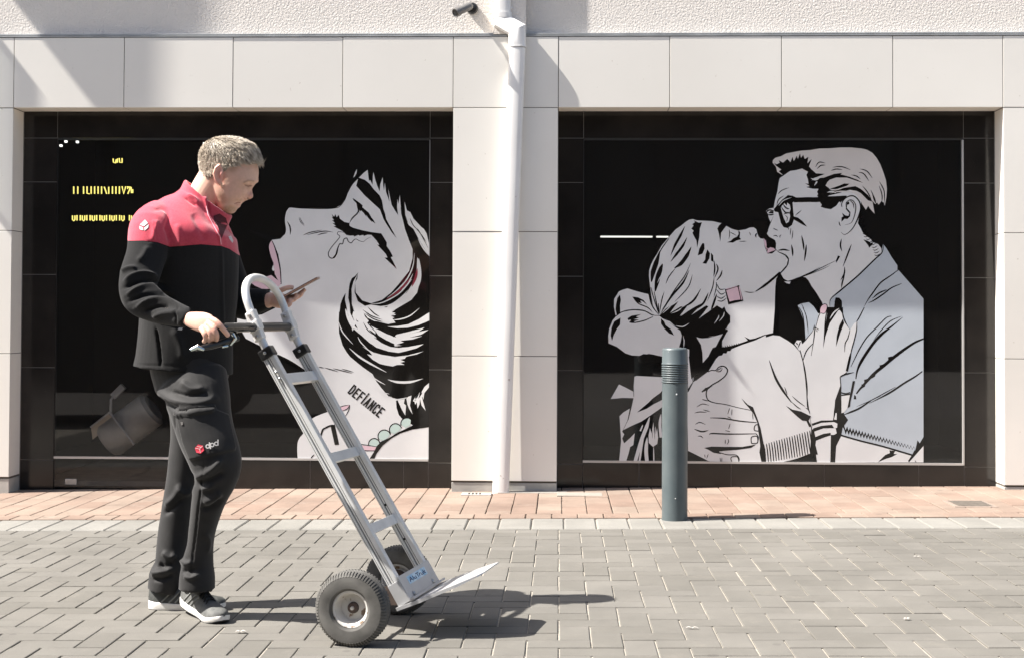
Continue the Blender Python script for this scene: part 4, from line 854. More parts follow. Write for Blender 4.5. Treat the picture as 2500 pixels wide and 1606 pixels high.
lying('service_lid', 1415, 1206, .27, .16, .003, noisy('lid_concrete', (.25,.225,.19), (.29,.265,.23), 50, .8), 'pale rectangular service lid in the pink paving beside the pier', 'lid')
lying('slab', 1300, 1200, .42, .10, .001, noisy('slab_grey', (.25,.23,.20), (.29,.265,.235), 30, .8), 'narrow pale slab along the foot of the stone pier right of the pipe', 'slab')
def scrap(px, py, l, w, a, label, colr=(.34,.32,.29)):
    l *= .6; w *= .6
    c = G(px, py, .003); m = MB(); pts = []
    n = 7
    for k in range(n): t = k/(n-1)-.5; x = t*l; y = .35*w*math.sin(k*1.9); z = .002+.003*abs(math.sin(k*2.1)); ww = w*(.35+.65*math.cos(t*2.6)); pts.append(((x, y-ww/2, z), (x, y+ww/2, z+.0015)))
    R = Matrix.Rotation(a, 4, 'Z'); vs = []
    for p, q in pts: vs += [c + (R @ Vector(p)), c + (R @ Vector(q))]
    b = [v - Vector((0,0,.0012)) for v in vs]; N = len(vs)
    m.add(vs + b, [(2*i, 2*i+1, 2*i+3, 2*i+2) for i in range(n-1)] + [(N+2*i, N+2*i+2, N+2*i+3, N+2*i+1) for i in range(n-1)])
    tag(obj('litter_scrap', m.mesh(), nmat('scrap', colr, .8)), label, 'litter')
scrap(2240, 1359, .055, .010, .0, 'tiny pale paper scrap on the grey paving, farther of the two at right')
scrap(2215, 1511, .04, .018, .2, 'pale scrap on the grey paving near the front right')
scrap(1690, 1533, .07, .014, -.1, 'pale scrap on the grey paving below the bollard')
scrap(588, 1542, .06, .02, .15, 'pale flake of litter on the paving before the shoe toe')
scrap(1380, 1224, .09, .006, .12, 'thin dark twig lying on the pink paving right of the pier', (.09,.06,.04))

# ============================================================ HAND TRUCK
M_alu = noisy('aluminium', (.66,.66,.64), (.75,.75,.73), 18, .32, .03, 300, metal=.3, stretch=(1,1,.3), speck=(90, .72, (.42,.42,.40)))
M_alub = noisy('aluminium_tube', (.70,.695,.67), (.76,.755,.73), 18, .33, metal=.25)
M_plate = noisy('aluminium_plate', (.44,.44,.44), (.50,.50,.50), 10, .4, metal=.4, speck=(120, .70, (.62,.62,.6)))
M_blk = nmat('black_plastic', (.012,.012,.012), .28); M_rub = noisy('tyre_rubber', (.065,.062,.056), (.135,.13,.118), 12, .8, .3, 300)
M_bolt = nmat('bolt_steel', (.45,.45,.43), .3, .8)
Wd = Vector((.2, .98, 0)).normalized(); Ud = Vector((.98, -.2, 0)).normalized(); TA = math.atan2(.81, .4865/.98*1.0)
B0 = P(975, 1442, 4.80)
Rd = (P(657, 866, 4.80+.2*.49) - B0).normalized()
Rd = (Rd - Wd*Rd.dot(Wd)).normalized(); Nd = Wd.cross(Rd).normalized()
if Nd.x < 0: Nd = -Nd
FW = .315
truck = empty('hand_truck', Vector((B0.x, B0.y+.2, gz(B0.x))), 'aluminium two wheeled hand truck with a looped top handle, tipped back by the man', 'hand truck')
def T(r, w, n): return B0 + Rd*r + Wd*w + Nd*n
def Tm(r, w, n): return T(r, w, n)
def r_at(px, py):      # distance up the near rail nearest to a photo point
    best = min((((proj(T(r/400, 0, 0))[0]-px)**2 + (proj(T(r/400, 0, 0))[1]-py)**2), r/400) for r in range(-80, 600)); return best[1]
r_top = r_at(657, 862)
MT = lambda x, y, z: T(x, y, z)
for s, w0 in enumerate((-.014, FW-.014)):
    m = MB()
    # channel section: web with two flanges and a groove on its outer face
    m.bbox((-.03, w0, -.021), (r_top, w0+.005, .021), .0012, M=MT)
    for n0 in (-.021, -.0045, .016): m.bbox((-.03, w0+.0045, n0), (r_top, w0+.026, n0+.005), .0012, M=MT)
    m.bbox((-.03, w0-.004, -.021), (r_top, w0+.0005, -.008), .0015, M=MT); m.bbox((-.03, w0-.004, .004), (r_top, w0+.0005, .021), .0015, M=MT)
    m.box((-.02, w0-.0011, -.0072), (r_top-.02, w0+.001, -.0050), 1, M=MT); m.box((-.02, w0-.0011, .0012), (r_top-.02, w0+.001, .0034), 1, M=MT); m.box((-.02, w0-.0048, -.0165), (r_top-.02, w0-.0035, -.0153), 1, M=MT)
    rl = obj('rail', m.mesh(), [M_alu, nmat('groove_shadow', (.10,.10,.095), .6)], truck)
    m = MB(); m.bbox((r_top-.018, w0-.010, -.026), (r_top+.020, w0+.032, .026), .006, M=MT); obj('end_cap', m.mesh(), M_blk, rl)
    for rr in (.13, .20, .27) if s else ():
        m = MB(); m.lathe([(0,0),(.0045,0),(.0045,.002),(0,.002)], T(rr+.02, w0-.0042, .0)+Nd*-.001, -Wd, 12); obj('hole', m.mesh(), M_dark, rl)
    for rr in (r_top+.002, r_top-.075, r_top-.10):
        m = MB(); m.lathe([(0,0),(.0055,0),(.0055,.004),(.003,.006),(0,.006)], T(rr, w0-(.0105 if rr > r_top else .0045), 0), -Wd, 12); smooth_by_angle(obj('bolt', m.mesh(), M_bolt, rl))
# handle loop (the tube leans slightly upright above the rails)
def nb(r): return max(0.0, r-.98)*.17
def H(r, w, n=0): return T(r, w, n+nb(r))
MH = lambda x, y, z: H(x, y, z)
hw = FW/2; R1 = 1.112
m = MB(); pts = [H(r_top-.10, 0), H(r_top, 0), H(1.03, 0)]
for k in range(0, 19):
    a = math.pi*k/18; pts.append(H(R1 + math.sin(a)**.85*.108, hw - hw*math.cos(a)))
pts += [H(1.03, FW), H(r_top, FW), H(r_top-.10, FW)]
q = [Vector(p) for p in crom(pts, 3)]
m.tube(q, .0142, 18); smooth_by_angle(obj('handle_loop', m.mesh(), M_alub, truck), 60)
for w0 in (0, FW):
    m = MB(); ra, rb = .985, 1.092
    m.bbox((ra, w0-.019, -.019), (rb, w0+.017, .017), .006, M=MH)
    m.bbox((1.018, w0-.024, -.022), (1.055, w0+.021, .020), .006, M=MH)
    sl = obj('clamp_sleeve', m.mesh(), M_alub, truck)
    for rr in (ra+.014, rb-.016):
        m = MB(); m.lathe([(0,0),(.0065,0),(.0065,.004),(.004,.007),(0,.007)], H(rr, w0-.0195, -.002), -Wd, 12); smooth_by_angle(obj('bolt', m.mesh(), M_bolt, sl))
# cross bars
for (px, py, hgt) in ((695, 930, .038), (805, 1122, .036), (905, 1297, .036)):
    rc = r_at(px-14, py+2); m = MB(); m.bbox((rc-hgt/2, .010, -.012), (rc+hgt/2, FW-.006, .008), .0015, M=MT); obj('crossbar', m.mesh(), M_alu, truck)
# grip bar through both rails, sticking out towards the camera
rg = 1.035; NG = nb(rg)-.004; gb0 = T(rg, -.265, NG)
m = MB(); m.tube([T(rg, .0, NG), T(rg, FW+.03, NG)], .0165, 18); smooth_by_angle(obj('grip_bar', m.mesh(), M_blk, truck))
m = MB(); m.tube([gb0, T(rg, -.25, NG), T(rg, -.01, NG)], [.011, .0165, .0165], 18); smooth_by_angle(obj('hand_grip', m.mesh(), nmat('glossy_grip', (.01,.01,.01), .12), truck))
m = MB(); lv0 = P(478, 852, 4.60); lv1 = P(582, 826, 4.72)
m.tube([lv0, lv0.lerp(lv1,.35)+Vector((0,0,-.002)), lv0.lerp(lv1,.7), lv1], [.007,.012,.012,.008], 12); m.tube([lv1, P(572, 812, 4.75), T(rg, -.09, NG-.006)], .006, 10)
lev = obj('brake_lever', m.mesh(), M_blk, truck); smooth_by_angle(lev)
m = MB(); m.tube([P(465, 854, 4.595), P(482, 846, 4.60), P(498, 853, 4.61)], [.005,.009,.005], 10); M_chr = nmat('chrome', (.6,.68,.66), .12, 1.0); smooth_by_angle(obj('lever_fitting', m.mesh(), M_chr, lev)); m = MB(); m.tube([P(562, 842, 4.69), P(575, 826, 4.69), P(569, 816, 4.70)], [.004,.006,.006], 10); smooth_by_angle(obj('lever_fitting', m.mesh(), M_chr, lev)); m = MB(); m.tube([P(544,846,4.66), P(556,844,4.67)], .005, 10); smooth_by_angle(obj('lever_fitting', m.mesh(), M_chr, lev))
# nose plate, toe plate, sign
rp1 = r_at(965, 1421)+.0
m = MB(); m.bbox((-.045, -.018, .0225), (rp1+.012, FW+.016, .0265), .0012, M=MT); m.bbox((-.045, -.020, -.022), (rp1, -.016, .024), .001, M=MT); m.bbox((-.045, FW+.013, -.022), (rp1, FW+.017, .024), .001, M=MT)
pl = obj('nose_plate', m.mesh(), M_plate, truck)
m = MB(); TL = .276; TT = math.tan(rad(8.5))
vs = []
for n_, w_in, th in ((-.03, .0, .007), (.05, .0, .008), (.18, .02, .006), (TL-.02, .055, .003), (TL, .085, .002)):
    for w_ in (-.03+w_in, FW+.03-w_in):
        vs += [T(-.047-n_*TT, w_, n_), T(-.047-th*1.6-n_*TT, w_, n_)]
fs = []
for k in range(4):
    b = 4*k; fs += [(b, b+4, b+6, b+2), (b+1, b+3, b+7, b+5), (b, b+1, b+5, b+4), (b+2, b+6, b+7, b+3)]
fs += [(0,2,3,1), (16,17,19,18)]; m.add(vs, fs)
m.bbox((-.0475, -.028, .0268), (-.040, FW+.028, .045), .001, M=MT)
obj('toe_plate', m.mesh(), M_plate, truck)
for w_ in (.04, FW-.05):
    m = MB(); m.lathe([(0,0),(.009,0),(.009,.004),(.005,.008),(0,.008)], T(-.03, w_, .0265), Nd, 14); smooth_by_angle(obj('bolt', m.mesh(), M_bolt, pl))
m = MB(); SB = .0268; s0, s1, u0_, u1_ = rp1*.06, rp1*.93, FW*.16, FW*.82
m.bbox((s0, u0_, SB-.0004), (s1, u1_, SB+.0006), .0002, M=MT)
M_lab = nmat('label_blue', (.33,.55,.68), .4); b = M_lab.node_tree.nodes['Principled BSDF']
nz = nd(M_lab, 'ShaderNodeTexNoise', Scale=30, Detail=2); lk(M_lab, geo(M_lab), nz.inputs['Vector']); r = nd(M_lab, 'ShaderNodeValToRGB'); r.color_ramp.elements[0].position=.42; r.color_ramp.elements[1].position=.6; r.color_ramp.elements[0].color=(.25,.46,.62,1); r.color_ramp.elements[1].color=(.55,.66,.72,1); lk(M_lab, nz.outputs[0], r.inputs[0]); lk(M_lab, r.outputs[0], b.inputs['Base Color'])
lb = obj('maker_label', m.mesh(), M_lab, pl)
m = MB()
GL = {'A': [[(0,0),(.45,1),(.9,0)], [(.2,.35),(.7,.35)]], 'l': [[(.2,0),(.2,1)]], 'u': [[(.1,.6),(.1,.1),(.3,0),(.6,.1),(.6,.6)], [(.6,.1),(.7,0)]], 'T': [[(0,1),(.9,1)], [(.45,1),(.45,0)]],
      'r': [[(.1,0),(.1,.6)], [(.1,.4),(.3,.6),(.5,.6)]], 'k': [[(.1,0),(.1,1)], [(.6,.6),(.1,.25)], [(.25,.35),(.6,0)]]}
xw = u0_ + .014; hh = (s1-s0)*.52; adv = {'A': 1.0, 'l': .42, 'u': .85, 'T': .85, 'r': .6, 'k': .6}; un = (u1_-u0_-.03)/sum(adv[c_] for c_ in 'AluTruk')
for ch in 'AluTruk':
    for sg in GL[ch]:
        m.tube([T(s0+(s1-s0)*.24+y_*hh, xw+x_*un, SB+.0008) for x_, y_ in sg], .0017, 5)
    xw += adv[ch]*un
obj('lettering', m.mesh(), nmat('label_ink', (.03,.05,.12), .5), lb)
# wheels, axle, brackets
WR = .1215
def wheel(C, outw):
    """tyre and rim, outw = outward axis"""
    w = empty('wheel', C, None, None); del_ = None
    col.objects.unlink(w); link(w, truck)
    ax = outw.normalized(); m = MB(); hwid = .037
    prof = [(.062,-.030),(.070,-.038),(.092,-.0415),(.108,-.039),(.1165,-.031),(WR,-.018),(WR,-.008),(WR-.003,-.006),(WR-.003,-.004),(WR+.0005,-.002),(WR+.0005,.002),(WR-.003,.004),(WR-.003,.006),(WR,.008),(WR,.018),(.1165,.031),(.108,.039),(.092,.0415),(.070,.038),(.062,.030)]
    m.lathe(prof, C, ax, 72)
    u = ax.cross(Vector((0,0,1))).normalized(); v_ = ax.cross(u)
    for side in (1,-1):
        for k in range(72):
            a0 = 2*math.pi*k/72; a1 = a0 + 2*math.pi/72*.55
            vs = []
            for a in (a0, a1):
                d = u*math.cos(a)+v_*math.sin(a)
                for rr, hh_ in ((.1085,.0400),(.1185,.0340),(WR+.003,.020),(WR-.006,.014),(.104,.030)): vs.append(C + d*rr + ax*hh_*side)
            m.add(vs, [(0,1,2,3,4),(9,8,7,6,5),(0,5,6,1),(1,6,7,2),(2,7,8,3),(0,4,9,5)])
    smooth_by_angle(obj('tyre', m.mesh(), M_rub, w), 30)
    m = MB(); m.lathe([(.0625,.020),(.0640,.026),(.0605,.0285),(.055,.027),(.048,.012),(.042,-.012),(.040,-.020)], C, ax, 48); m.lathe([(.0625,-.026),(.055,-.026),(.050,-.010),(.02,-.006),(0,-.006)], C, ax, 48)
    smooth_by_angle(obj('rim', m.mesh(), noisy('rim_cream', (.55,.53,.49), (.62,.60,.56), 20, .5, speck=(30, .60, (.22,.15,.10))), w), 40)
    m = MB(); m.lathe([(.0405,-.018),(.036,-.022),(.020,-.020),(.018,.004),(.012,.006),(0,.006)], C, ax, 32); smooth_by_angle(obj('hub', m.mesh(), noisy('hub_rust', (.10,.065,.05), (.05,.035,.03), 40, .6), w)); m = MB(); m.lathe([(0,.005),(.0065,.006),(.0055,.014),(0,.015)], C, ax, 16); smooth_by_angle(obj('axle_nut', m.mesh(), nmat('nut_pale', (.7,.68,.64), .4, .3), w))
C1 = P(862, 1479, 4.68); C1.z = gz(C1.x) + WR + .001
C2 = P(975, 1410, 5.18); C2.z = gz(C2.x) + WR + .001
axd = (C2-C1).normalized()
wheel(C1 + Vector((0,0,0)), -axd); wheel(C2, axd)
m = MB(); m.tube([C1.lerp(C2, .03), C1.lerp(C2, .97)], .0085, 14); smooth_by_angle(obj('axle', m.mesh(), M_bolt, truck))
M_rust = noisy('bracket_brown', (.05,.035,.03), (.09,.065,.05), 20, .6)
for w_ in (.0, FW):
    a = C1 + axd*((T(0,w_,0)-C1).dot(axd)); m = MB()
    tri = [a - Rd*.014 - Nd*.012, a + Rd*.016 - Nd*.012, T(.035, w_, -.0215), T(-.042, w_, -.0215)]
    m.add([p + Wd*.003 for p in tri] + [p - Wd*.003 for p in tri], [(0,1,2,3),(7,6,5,4),(0,4,5,1),(1,5,6,2),(2,6,7,3),(3,7,4,0)]); obj('axle_bracket', m.mesh(), M_rust, truck)
# ============================================================ PERSON
man = empty('person', G(460, 1505), 'man in red and black fleece and black cargo trousers looking at a phone', 'person')
PXM = 5.15/F
def Q(px, py, Y): return P(px, py, Y)
def loft(m, st, seg=28, n=4, e=1.0, cap=True, flat=()):
    """st: (px, py, Y, half width in photo plane [px], half depth [m] [, yaw deg]) sections swept through; smooth interpolation"""
    q = crom([list(s)+[0]*(6-len(s)) for s in st], n); C = [P(a[0], a[1], a[2]) for a in q]; rs = []
    for i, a in enumerate(q):
        t = (C[min(i+1, len(C)-1)] - C[max(i-1, 0)]).normalized()
        dep = Vector((math.sin(rad(a[5])), math.cos(rad(a[5])), 0)); dep = (dep - t*dep.dot(t)).normalized(); w = t.cross(dep)
        ra = a[3]*a[2]/F; rb = a[4]; r = []
        for k in range(seg):
            th = 2*math.pi*k/seg; ct, s_ = math.cos(th), math.sin(th)
            r.append(C[i] + w*(ra*math.copysign(abs(ct)**e, ct)) + dep*(rb*math.copysign(abs(s_)**e, s_)))
        rs.append(r)
    # rounded ends
    if cap:
        for end in (0, -1):
            if end in flat: continue
            base = rs[end]; c = C[end]; t = (C[1]-C[0]).normalized()*-1 if end == 0 else (C[-1]-C[-2]).normalized()
            ex = [[c + (p-c)*math.cos(x) + t*(.5*min((base[0]-c).length, (base[len(base)//4]-c).length))*math.sin(x) for p in base] for x in (.5, 1.0, 1.35)]
            rs = (ex[::-1] + rs) if end == 0 else (rs + ex)
    m.rings(rs)
def remesh(m, voxel, smooth_it=6, fac=.5):
    me = m.mesh(); o = bpy.data.objects.new('tmp', me); col.objects.link(o)
    md = o.modifiers.new('r', 'REMESH'); md.mode = 'VOXEL'; md.voxel_size = voxel; md.adaptivity = 0
    ms = o.modifiers.new('s', 'SMOOTH'); ms.iterations = smooth_it; ms.factor = fac
    dg = bpy.context.evaluated_depsgraph_get(); dg.update()
    out = bpy.data.meshes.new_from_object(o.evaluated_get(dg)); bpy.data.objects.remove(o); out.materials.clear(); return out
def getv(me):
    a = np.empty(len(me.vertices)*3); me.vertices.foreach_get('co', a); return a.reshape(-1, 3)
def getn(me):
    a = np.empty(len(me.vertices)*3); me.vertices.foreach_get('normal', a); return a.reshape(-1, 3)
def setv(me, a): me.vertices.foreach_set('co', a.ravel()); me.update()
def seg_dist(pp, poly):
    d = np.full(len(pp), 1e9); t_all = np.zeros(len(pp)); tot = len(poly)-1
    for i in range(tot):
        a = np.array(poly[i], float); b_ = np.array(poly[i+1], float); ab = b_-a
        t = np.clip(((pp-a)@ab)/(ab@ab), 0, 1); dd = np.linalg.norm(pp-(a+t[:, None]*ab), axis=1)
        k = dd < d; d[k] = dd[k]; t_all[k] = (i+t[k])/tot
    return d, t_all
def folds(me, lst, front=True):
    """raise or sink soft creases on the side facing the street: (polyline in photo px, width px, height mm)"""
    V = getv(me); N = getn(me); pp = projN(V); face = np.clip((N @ np.array((.0, -1.0, 0.0)))*2+.6, 0, 1); D = np.zeros(len(V))
    for poly, w, h in lst:
        d, t = seg_dist(pp, poly if len(poly) < 3 else [tuple(x) for x in crom(poly, 4)])
        D += 1.7*h*.001*np.exp(-(d/w)**2)*np.clip(np.minimum(t, 1-t)*5, .15, 1)
    V = V + N*(D*face)[:, None]; setv(me, V)
def rough_noise(me, amp, scale, stretch=(1,1,1)):
    V = getv(me); N = getn(me)
    D = np.array([noise.noise(Vector((v[0]*scale*stretch[0], v[1]*scale*stretch[1], v[2]*scale*stretch[2]))) for v in V]); setv(me, V + N*(D*amp)[:, None])
def inpoly(pp, poly, soft):
    poly = np.array(poly, float); n = len(poly); ins = np.zeros(len(pp), bool); j = n-1
    for i in range(n):
        xi, yi = poly[i]; xj_, yj_ = poly[j]
        c = ((yi > pp[:,1]) != (yj_ > pp[:,1])) & (pp[:,0] < (xj_-xi)*(pp[:,1]-yi)/(yj_-yi+1e-9)+xi); ins ^= c; j = i
    d, _ = seg_dist(pp, [tuple(p) for p in poly] + [tuple(poly[0])]); return np.clip(.5 + np.where(ins, d, -d)/soft, 0, 1)
def raise_poly(me, poly, h, soft=3):
    V = getv(me); N = getn(me); pp = projN(V); f = N[:,1] < -.1; setv(me, V + N*(inpoly(pp, poly, soft)*h*.001*f)[:, None])

# ---------------------------------------------------------------- body: one continuous figure
body = MB()
# torso core, legs core inside the clothes
loft(body, [(470,930,5.19,60,.10),(465,800,5.19,75,.13),(462,650,5.19,85,.16),(455,560,5.19,78,.165),(478,500,5.19,40,.08)])
loft(body, [(470,930,5.13,55,.075),(522,1120,5.04,36,.05),(500,1260,5.08,22,.04),(485,1330,5.10,20,.036),(482,1440,5.10,20,.034)], seg=16)
loft(body, [(465,930,5.26,52,.075),(460,1130,5.30,32,.05),(430,1280,5.29,24,.04),(404,1440,5.28,20,.034)], seg=16)
# neck
loft(body, [(475,535,5.19,44,.072),(492,495,5.19,42,.066),(515,455,5.195,43,.063),(540,420,5.20,46,.064)], seg=28)
# arms
loft(body, [(372,550,5.02,30,.045),(354,630,4.96,26,.038),(345,700,4.89,22,.032),(362,735,4.86,20,.030),(400,756,4.815,18,.028),(452,776,4.735,16,.022),(470,780,4.715,18,.021)], seg=18)
loft(body, [(520,560,5.36,34,.05),(548,650,5.38,32,.045),(585,742,5.38,27,.038),(640,738,5.345,20,.026),(664,730,5.33,17,.022)], seg=18)
# head: horizontal slices following the profile
CY = 5.20
sl = [ # y, back, face front, half width m, nose front
 (342,530,575,.026,0),(347,516,590,.046,0),(356,505,606,.062,0),(370,498,619,.072,0),(388,494,626,.077,0),(405,494,629,.079,0),(420,496,630,.0795,0),(434,498,629,.079,0),(443,500,628,.078,0),
 (450,503,622,.077,624),(457,506,616,.0765,619),(463,508,611,.0755,616),(470,511,607,.0745,617),(477,514,604,.073,618.5),(483,517,601,.071,618),(487,519,599,.069,611),(491,521,594,.067,594),
 (495,523,589,.065,0),(499,526,586,.063,0),(504,529,584.5,.061,0),(509,532,577,.058,0),(515,536,574,.053,0),(519,542,570,.045,0),(522,550,563,.028,0)]
rs = []
SEG = 64
for (y, xb, xf, hwid, nf) in sl:
    cx = xb*.47 + xf*.53; r = []
    for k in range(SEG):
        th = 2*math.pi*k/SEG; ct, s_ = math.cos(th), math.sin(th)
        e = .88 if ct > 0 else 1.0
        x = cx + (xf-cx if ct > 0 else cx-xb)*math.copysign(abs(ct)**e, ct); w = hwid*math.copysign(abs(s_)**.85, s_)
        if ct > 0:
            aw = abs(w)
            if y > 440 and y < 470:                                # eye hollow
                x -= 7.5*math.exp(-((aw-.030)/.014)**2)*math.exp(-((y-456)/7)**2)
            if 436 <= y <= 447: x += 2.0*math.exp(-((aw-.028)/.02)**2)  # brow
            if 453 < y < 462: x += 3.0*math.exp(-((aw-.031)/.010)**2)   # lid
            if 464 < y < 492: x += 2.0*math.exp(-((aw-.045)/.02)**2)*math.exp(-((y-474)/9)**2)     # cheekbone
            if nf:
                sg = .0085 if y < 476 else .0135
                x += (nf-xf)*math.exp(-(aw/sg)**2)
                if y > 476: x += 2.2*math.exp(-((aw-.014)/.006)**2)
        p = P(x, y, CY); r.append(Vector((p.x, CY + w, p.z)))
    rs.append(r)
body.rings(rs)
loft(body, [(536,402,5.110,4,.005),(534,410,5.107,10,.007),(533,424,5.106,13.5,.009),(534,437,5.108,10.5,.008),(538,448,5.112,6,.007),(542,456,5.118,3,.005)], seg=16)   # near ear
loft(body, [(541,405,5.279,3,.004),(535,424,5.284,11.5,.0075),(538,447,5.279,5.5,.006)], seg=16)
def finger(pts, r, m=body):
    q = crom([(a, b_, Y) for a, b_, Y in pts], 4); C = [P(*a) for a in q]; n = len(C)
    m.tube(C + [C[-1] + (C[-1]-C[-2])*.4], [r*(1.08-.22*i/n) for i in range(n)] + [r*.45], 12)
# near hand: back of the hand towards us, fingers closed over the grip
loft(body, [(460,779,4.725,17,.021),(476,783,4.70,22,.020),(496,787,4.675,25,.019),(513,788,4.66,21,.017)], seg=20, e=.85)
finger([(512,777,4.655),(530,787,4.638),(545,804,4.64),(557,819,4.66)], .0098)
finger([(507,788,4.648),(522,803,4.630),(529,819,4.635),(527,832,4.66)], .0098)
finger([(500,795,4.650),(512,810,4.633),(516,824,4.638),(513,834,4.66)], .0094)
finger([(490,800,4.655),(499,815,4.640),(502,826,4.645),(498,834,4.665)], .0086)
finger([(482,775,4.70),(502,776,4.715),(522,786,4.735),(541,796,4.73)], .0105)
# far hand, palm up under the phone
loft(body, [(660,731,5.335,16,.019),(673,732,5.33,19,.026),(688,734,5.325,19,.034),(699,731,5.322,13,.034)], seg=20, e=.85)
finger([(690,742,5.292),(704,745,5.287),(709,738,5.287),(707,729,5.295)], .0092)
finger([(698,736,5.312),(714,733,5.303),(723,726,5.302),(722,717,5.305)], .0094)
finger([(702,731,5.330),(722,727,5.320),(735,719,5.318),(737,712,5.320)], .0092)
finger([(702,727,5.345),(724,722,5.340),(738,713,5.338),(745,706,5.338)], .0086)
finger([(672,718,5.295),(690,707,5.285),(706,702,5.285),(716,703,5.290)], .0102)
bm_ = remesh(body, .0027, 4, .5)
M_skin = nmat('skin', (.56,.33,.245), .5, spec=.35); b = M_skin.node_tree.nodes['Principled BSDF']
b.inputs['Subsurface Weight'].default_value = .12; b.inputs['Subsurface Radius'].default_value = (.012,.004,.002); b.inputs['Subsurface Scale'].default_value = .6
at = nd(M_skin, 'ShaderNodeAttribute', attribute_name='paint', attribute_type='GEOMETRY')
nz = nd(M_skin, 'ShaderNodeTexNoise', Scale=90, Detail=5); lk(M_skin, geo(M_skin), nz.inputs['Vector']); mr = nd(M_skin, 'ShaderNodeMapRange'); lk(M_skin, nz.outputs[0], mr.inputs[0]); mr.inputs[3].default_value=.88; mr.inputs[4].default_value=1.12
vm = nd(M_skin, 'ShaderNodeVectorMath', operation='SCALE'); lk(M_skin, at.outputs['Color'], vm.inputs[0]); lk(M_skin, mr.outputs[0], vm.inputs['Scale']); lk(M_skin, vm.outputs[0], b.inputs['Base Color'])
V = getv(bm_); pp = projN(V)
def facecut(lst):
    V = getv(bm_); N = getn(bm_); pp = projN(V); mask = (pp[:,1] < 530) & (N[:,1] < .3) & (V[:,1] < CY+.01); D = np.zeros(len(V))
    for poly, w, h in lst: d, t = seg_dist(pp, poly); D += h*.001*np.exp(-(d/w)**2)
    setv(bm_, V + N*(D*mask)[:, None])
facecut([([(573,498),(580,495),(586,495)], 1.6, -3.0), ([(596,453),(605,456),(613,455)], 1.6, -3.5), ([(596,446),(606,442),(620,443)], 2.8, 2.4), ([(598,450),(606,450),(614,450)], 1.8, 1.6), ([(594,459),(603,462),(611,461)], 2.2, 1.2), ([(615,460),(612,470),(606,480)], 3, -1.5), ([(603,484),(607,488)], 2.0, -2.5), ([(592,480),(596,488),(598,490)], 2.2, -2.0), ([(590,484),(582,492),(577,499)], 2.4, -1.6), ([(582,491),(588,492)], 2, 1.2), ([(580,501),(586,501)], 2, 1.4),
  ([(536,404),(526,411),(522,425),(527,440),(535,449)], 2.0, 3.0), ([(538,413),(533,424),(535,436)], 4.0, -6.5), ([(556,500),(566,508),(572,511)], 3, -1.0)])
V = getv(bm_); pp = projN(V)
colr = np.tile(np.array((.66,.415,.31)), (len(V), 1))
def tint(mask, c): 
    global colr
    colr = colr*(1-mask[:, None]) + np.array(c)*mask[:, None]
hd = (pp[:,1] < 535)*1.0
def blob(x, y, rx, ry, pw=1.0): return np.clip(np.exp(-(((pp[:,0]-x)/rx)**2+((pp[:,1]-y)/ry)**2)**pw), 0, 1)
tint(blob(534,427,15,24,2)*.55*hd, (.74,.32,.26)); tint(blob(536,425,5,11)*.5*hd, (.45,.13,.10)); tint(blob(610,478,11,9)*.5*hd, (.62,.29,.22)); tint(blob(585,472,16,12)*.3*hd, (.68,.36,.28)); tint(blob(566,408,14,16,2)*.55*hd, (.34,.20,.12)); tint(blob(604,456,12,6)*.55*hd, (.40,.22,.16)); tint(blob(552,492,16,8)*.35*hd, (.45,.24,.15))  # shading painted into the skin colour at eye socket and ear hollow
nzv = np.array([noise.noise(Vector(v)*160) for v in V])*.5+.5
tint(np.clip(blob(558,513,26,10,2)*.8 + blob(541,482,11,20,2)*.55 + blob(584,489,10,3,2)*.3, 0, .85)*hd*(.5+.5*nzv), (.26,.14,.06))      # short beard
tint(np.clip(np.exp(-(seg_dist(pp, [(573,498),(580,495.5),(586,495.5)])[0]/1.3)**2), 0, 1)*.85*hd, (.20,.05,.04)); tint(np.clip(np.exp(-(seg_dist(pp, [(578,501),(585,501)])[0]/2.2)**2), 0, 1)*.55*hd, (.50,.20,.17))
tint(np.exp(-(seg_dist(pp, [(599,453),(606,455),(613,454)])[0]/1.3)**2)*.8*hd, (.14,.07,.05)); tint(np.exp(-(seg_dist(pp, [(596,446),(606,441),(619,443)])[0]/2.2)**2)*.5*hd, (.22,.13,.08))
tint(np.exp(-(seg_dist(pp, [(604,485),(608,488)])[0]/1.6)**2)*.7*hd, (.16,.06,.05))  # nose shadow painted dark at the nostril
hand = ((pp[:,1] > 690) & (pp[:,1] < 850))*1.0
tint(hand*.35, (.68,.40,.31)); kn = sum(blob(x, y, 7, 6) for x, y in ((514,778),(509,789),(502,796),(530,788),(522,803),(512,811)))
tint(np.clip(kn,0,1)*.45*hand, (.60,.27,.21)); tint(blob(558,820,5,5)*.6*hand, (.66,.42,.34))
sk = np.clip((pp[:,1]-1340)/20, 0, 1); tint(sk, (.012,.012,.012)); ca = bm_.color_attributes.new('paint', 'FLOAT_COLOR', 'POINT'); ca.data.foreach_set('color', np.concatenate([colr, np.ones((len(V),1))], 1).ravel())
bd = obj('body', bm_, M_skin, man, smooth=True)

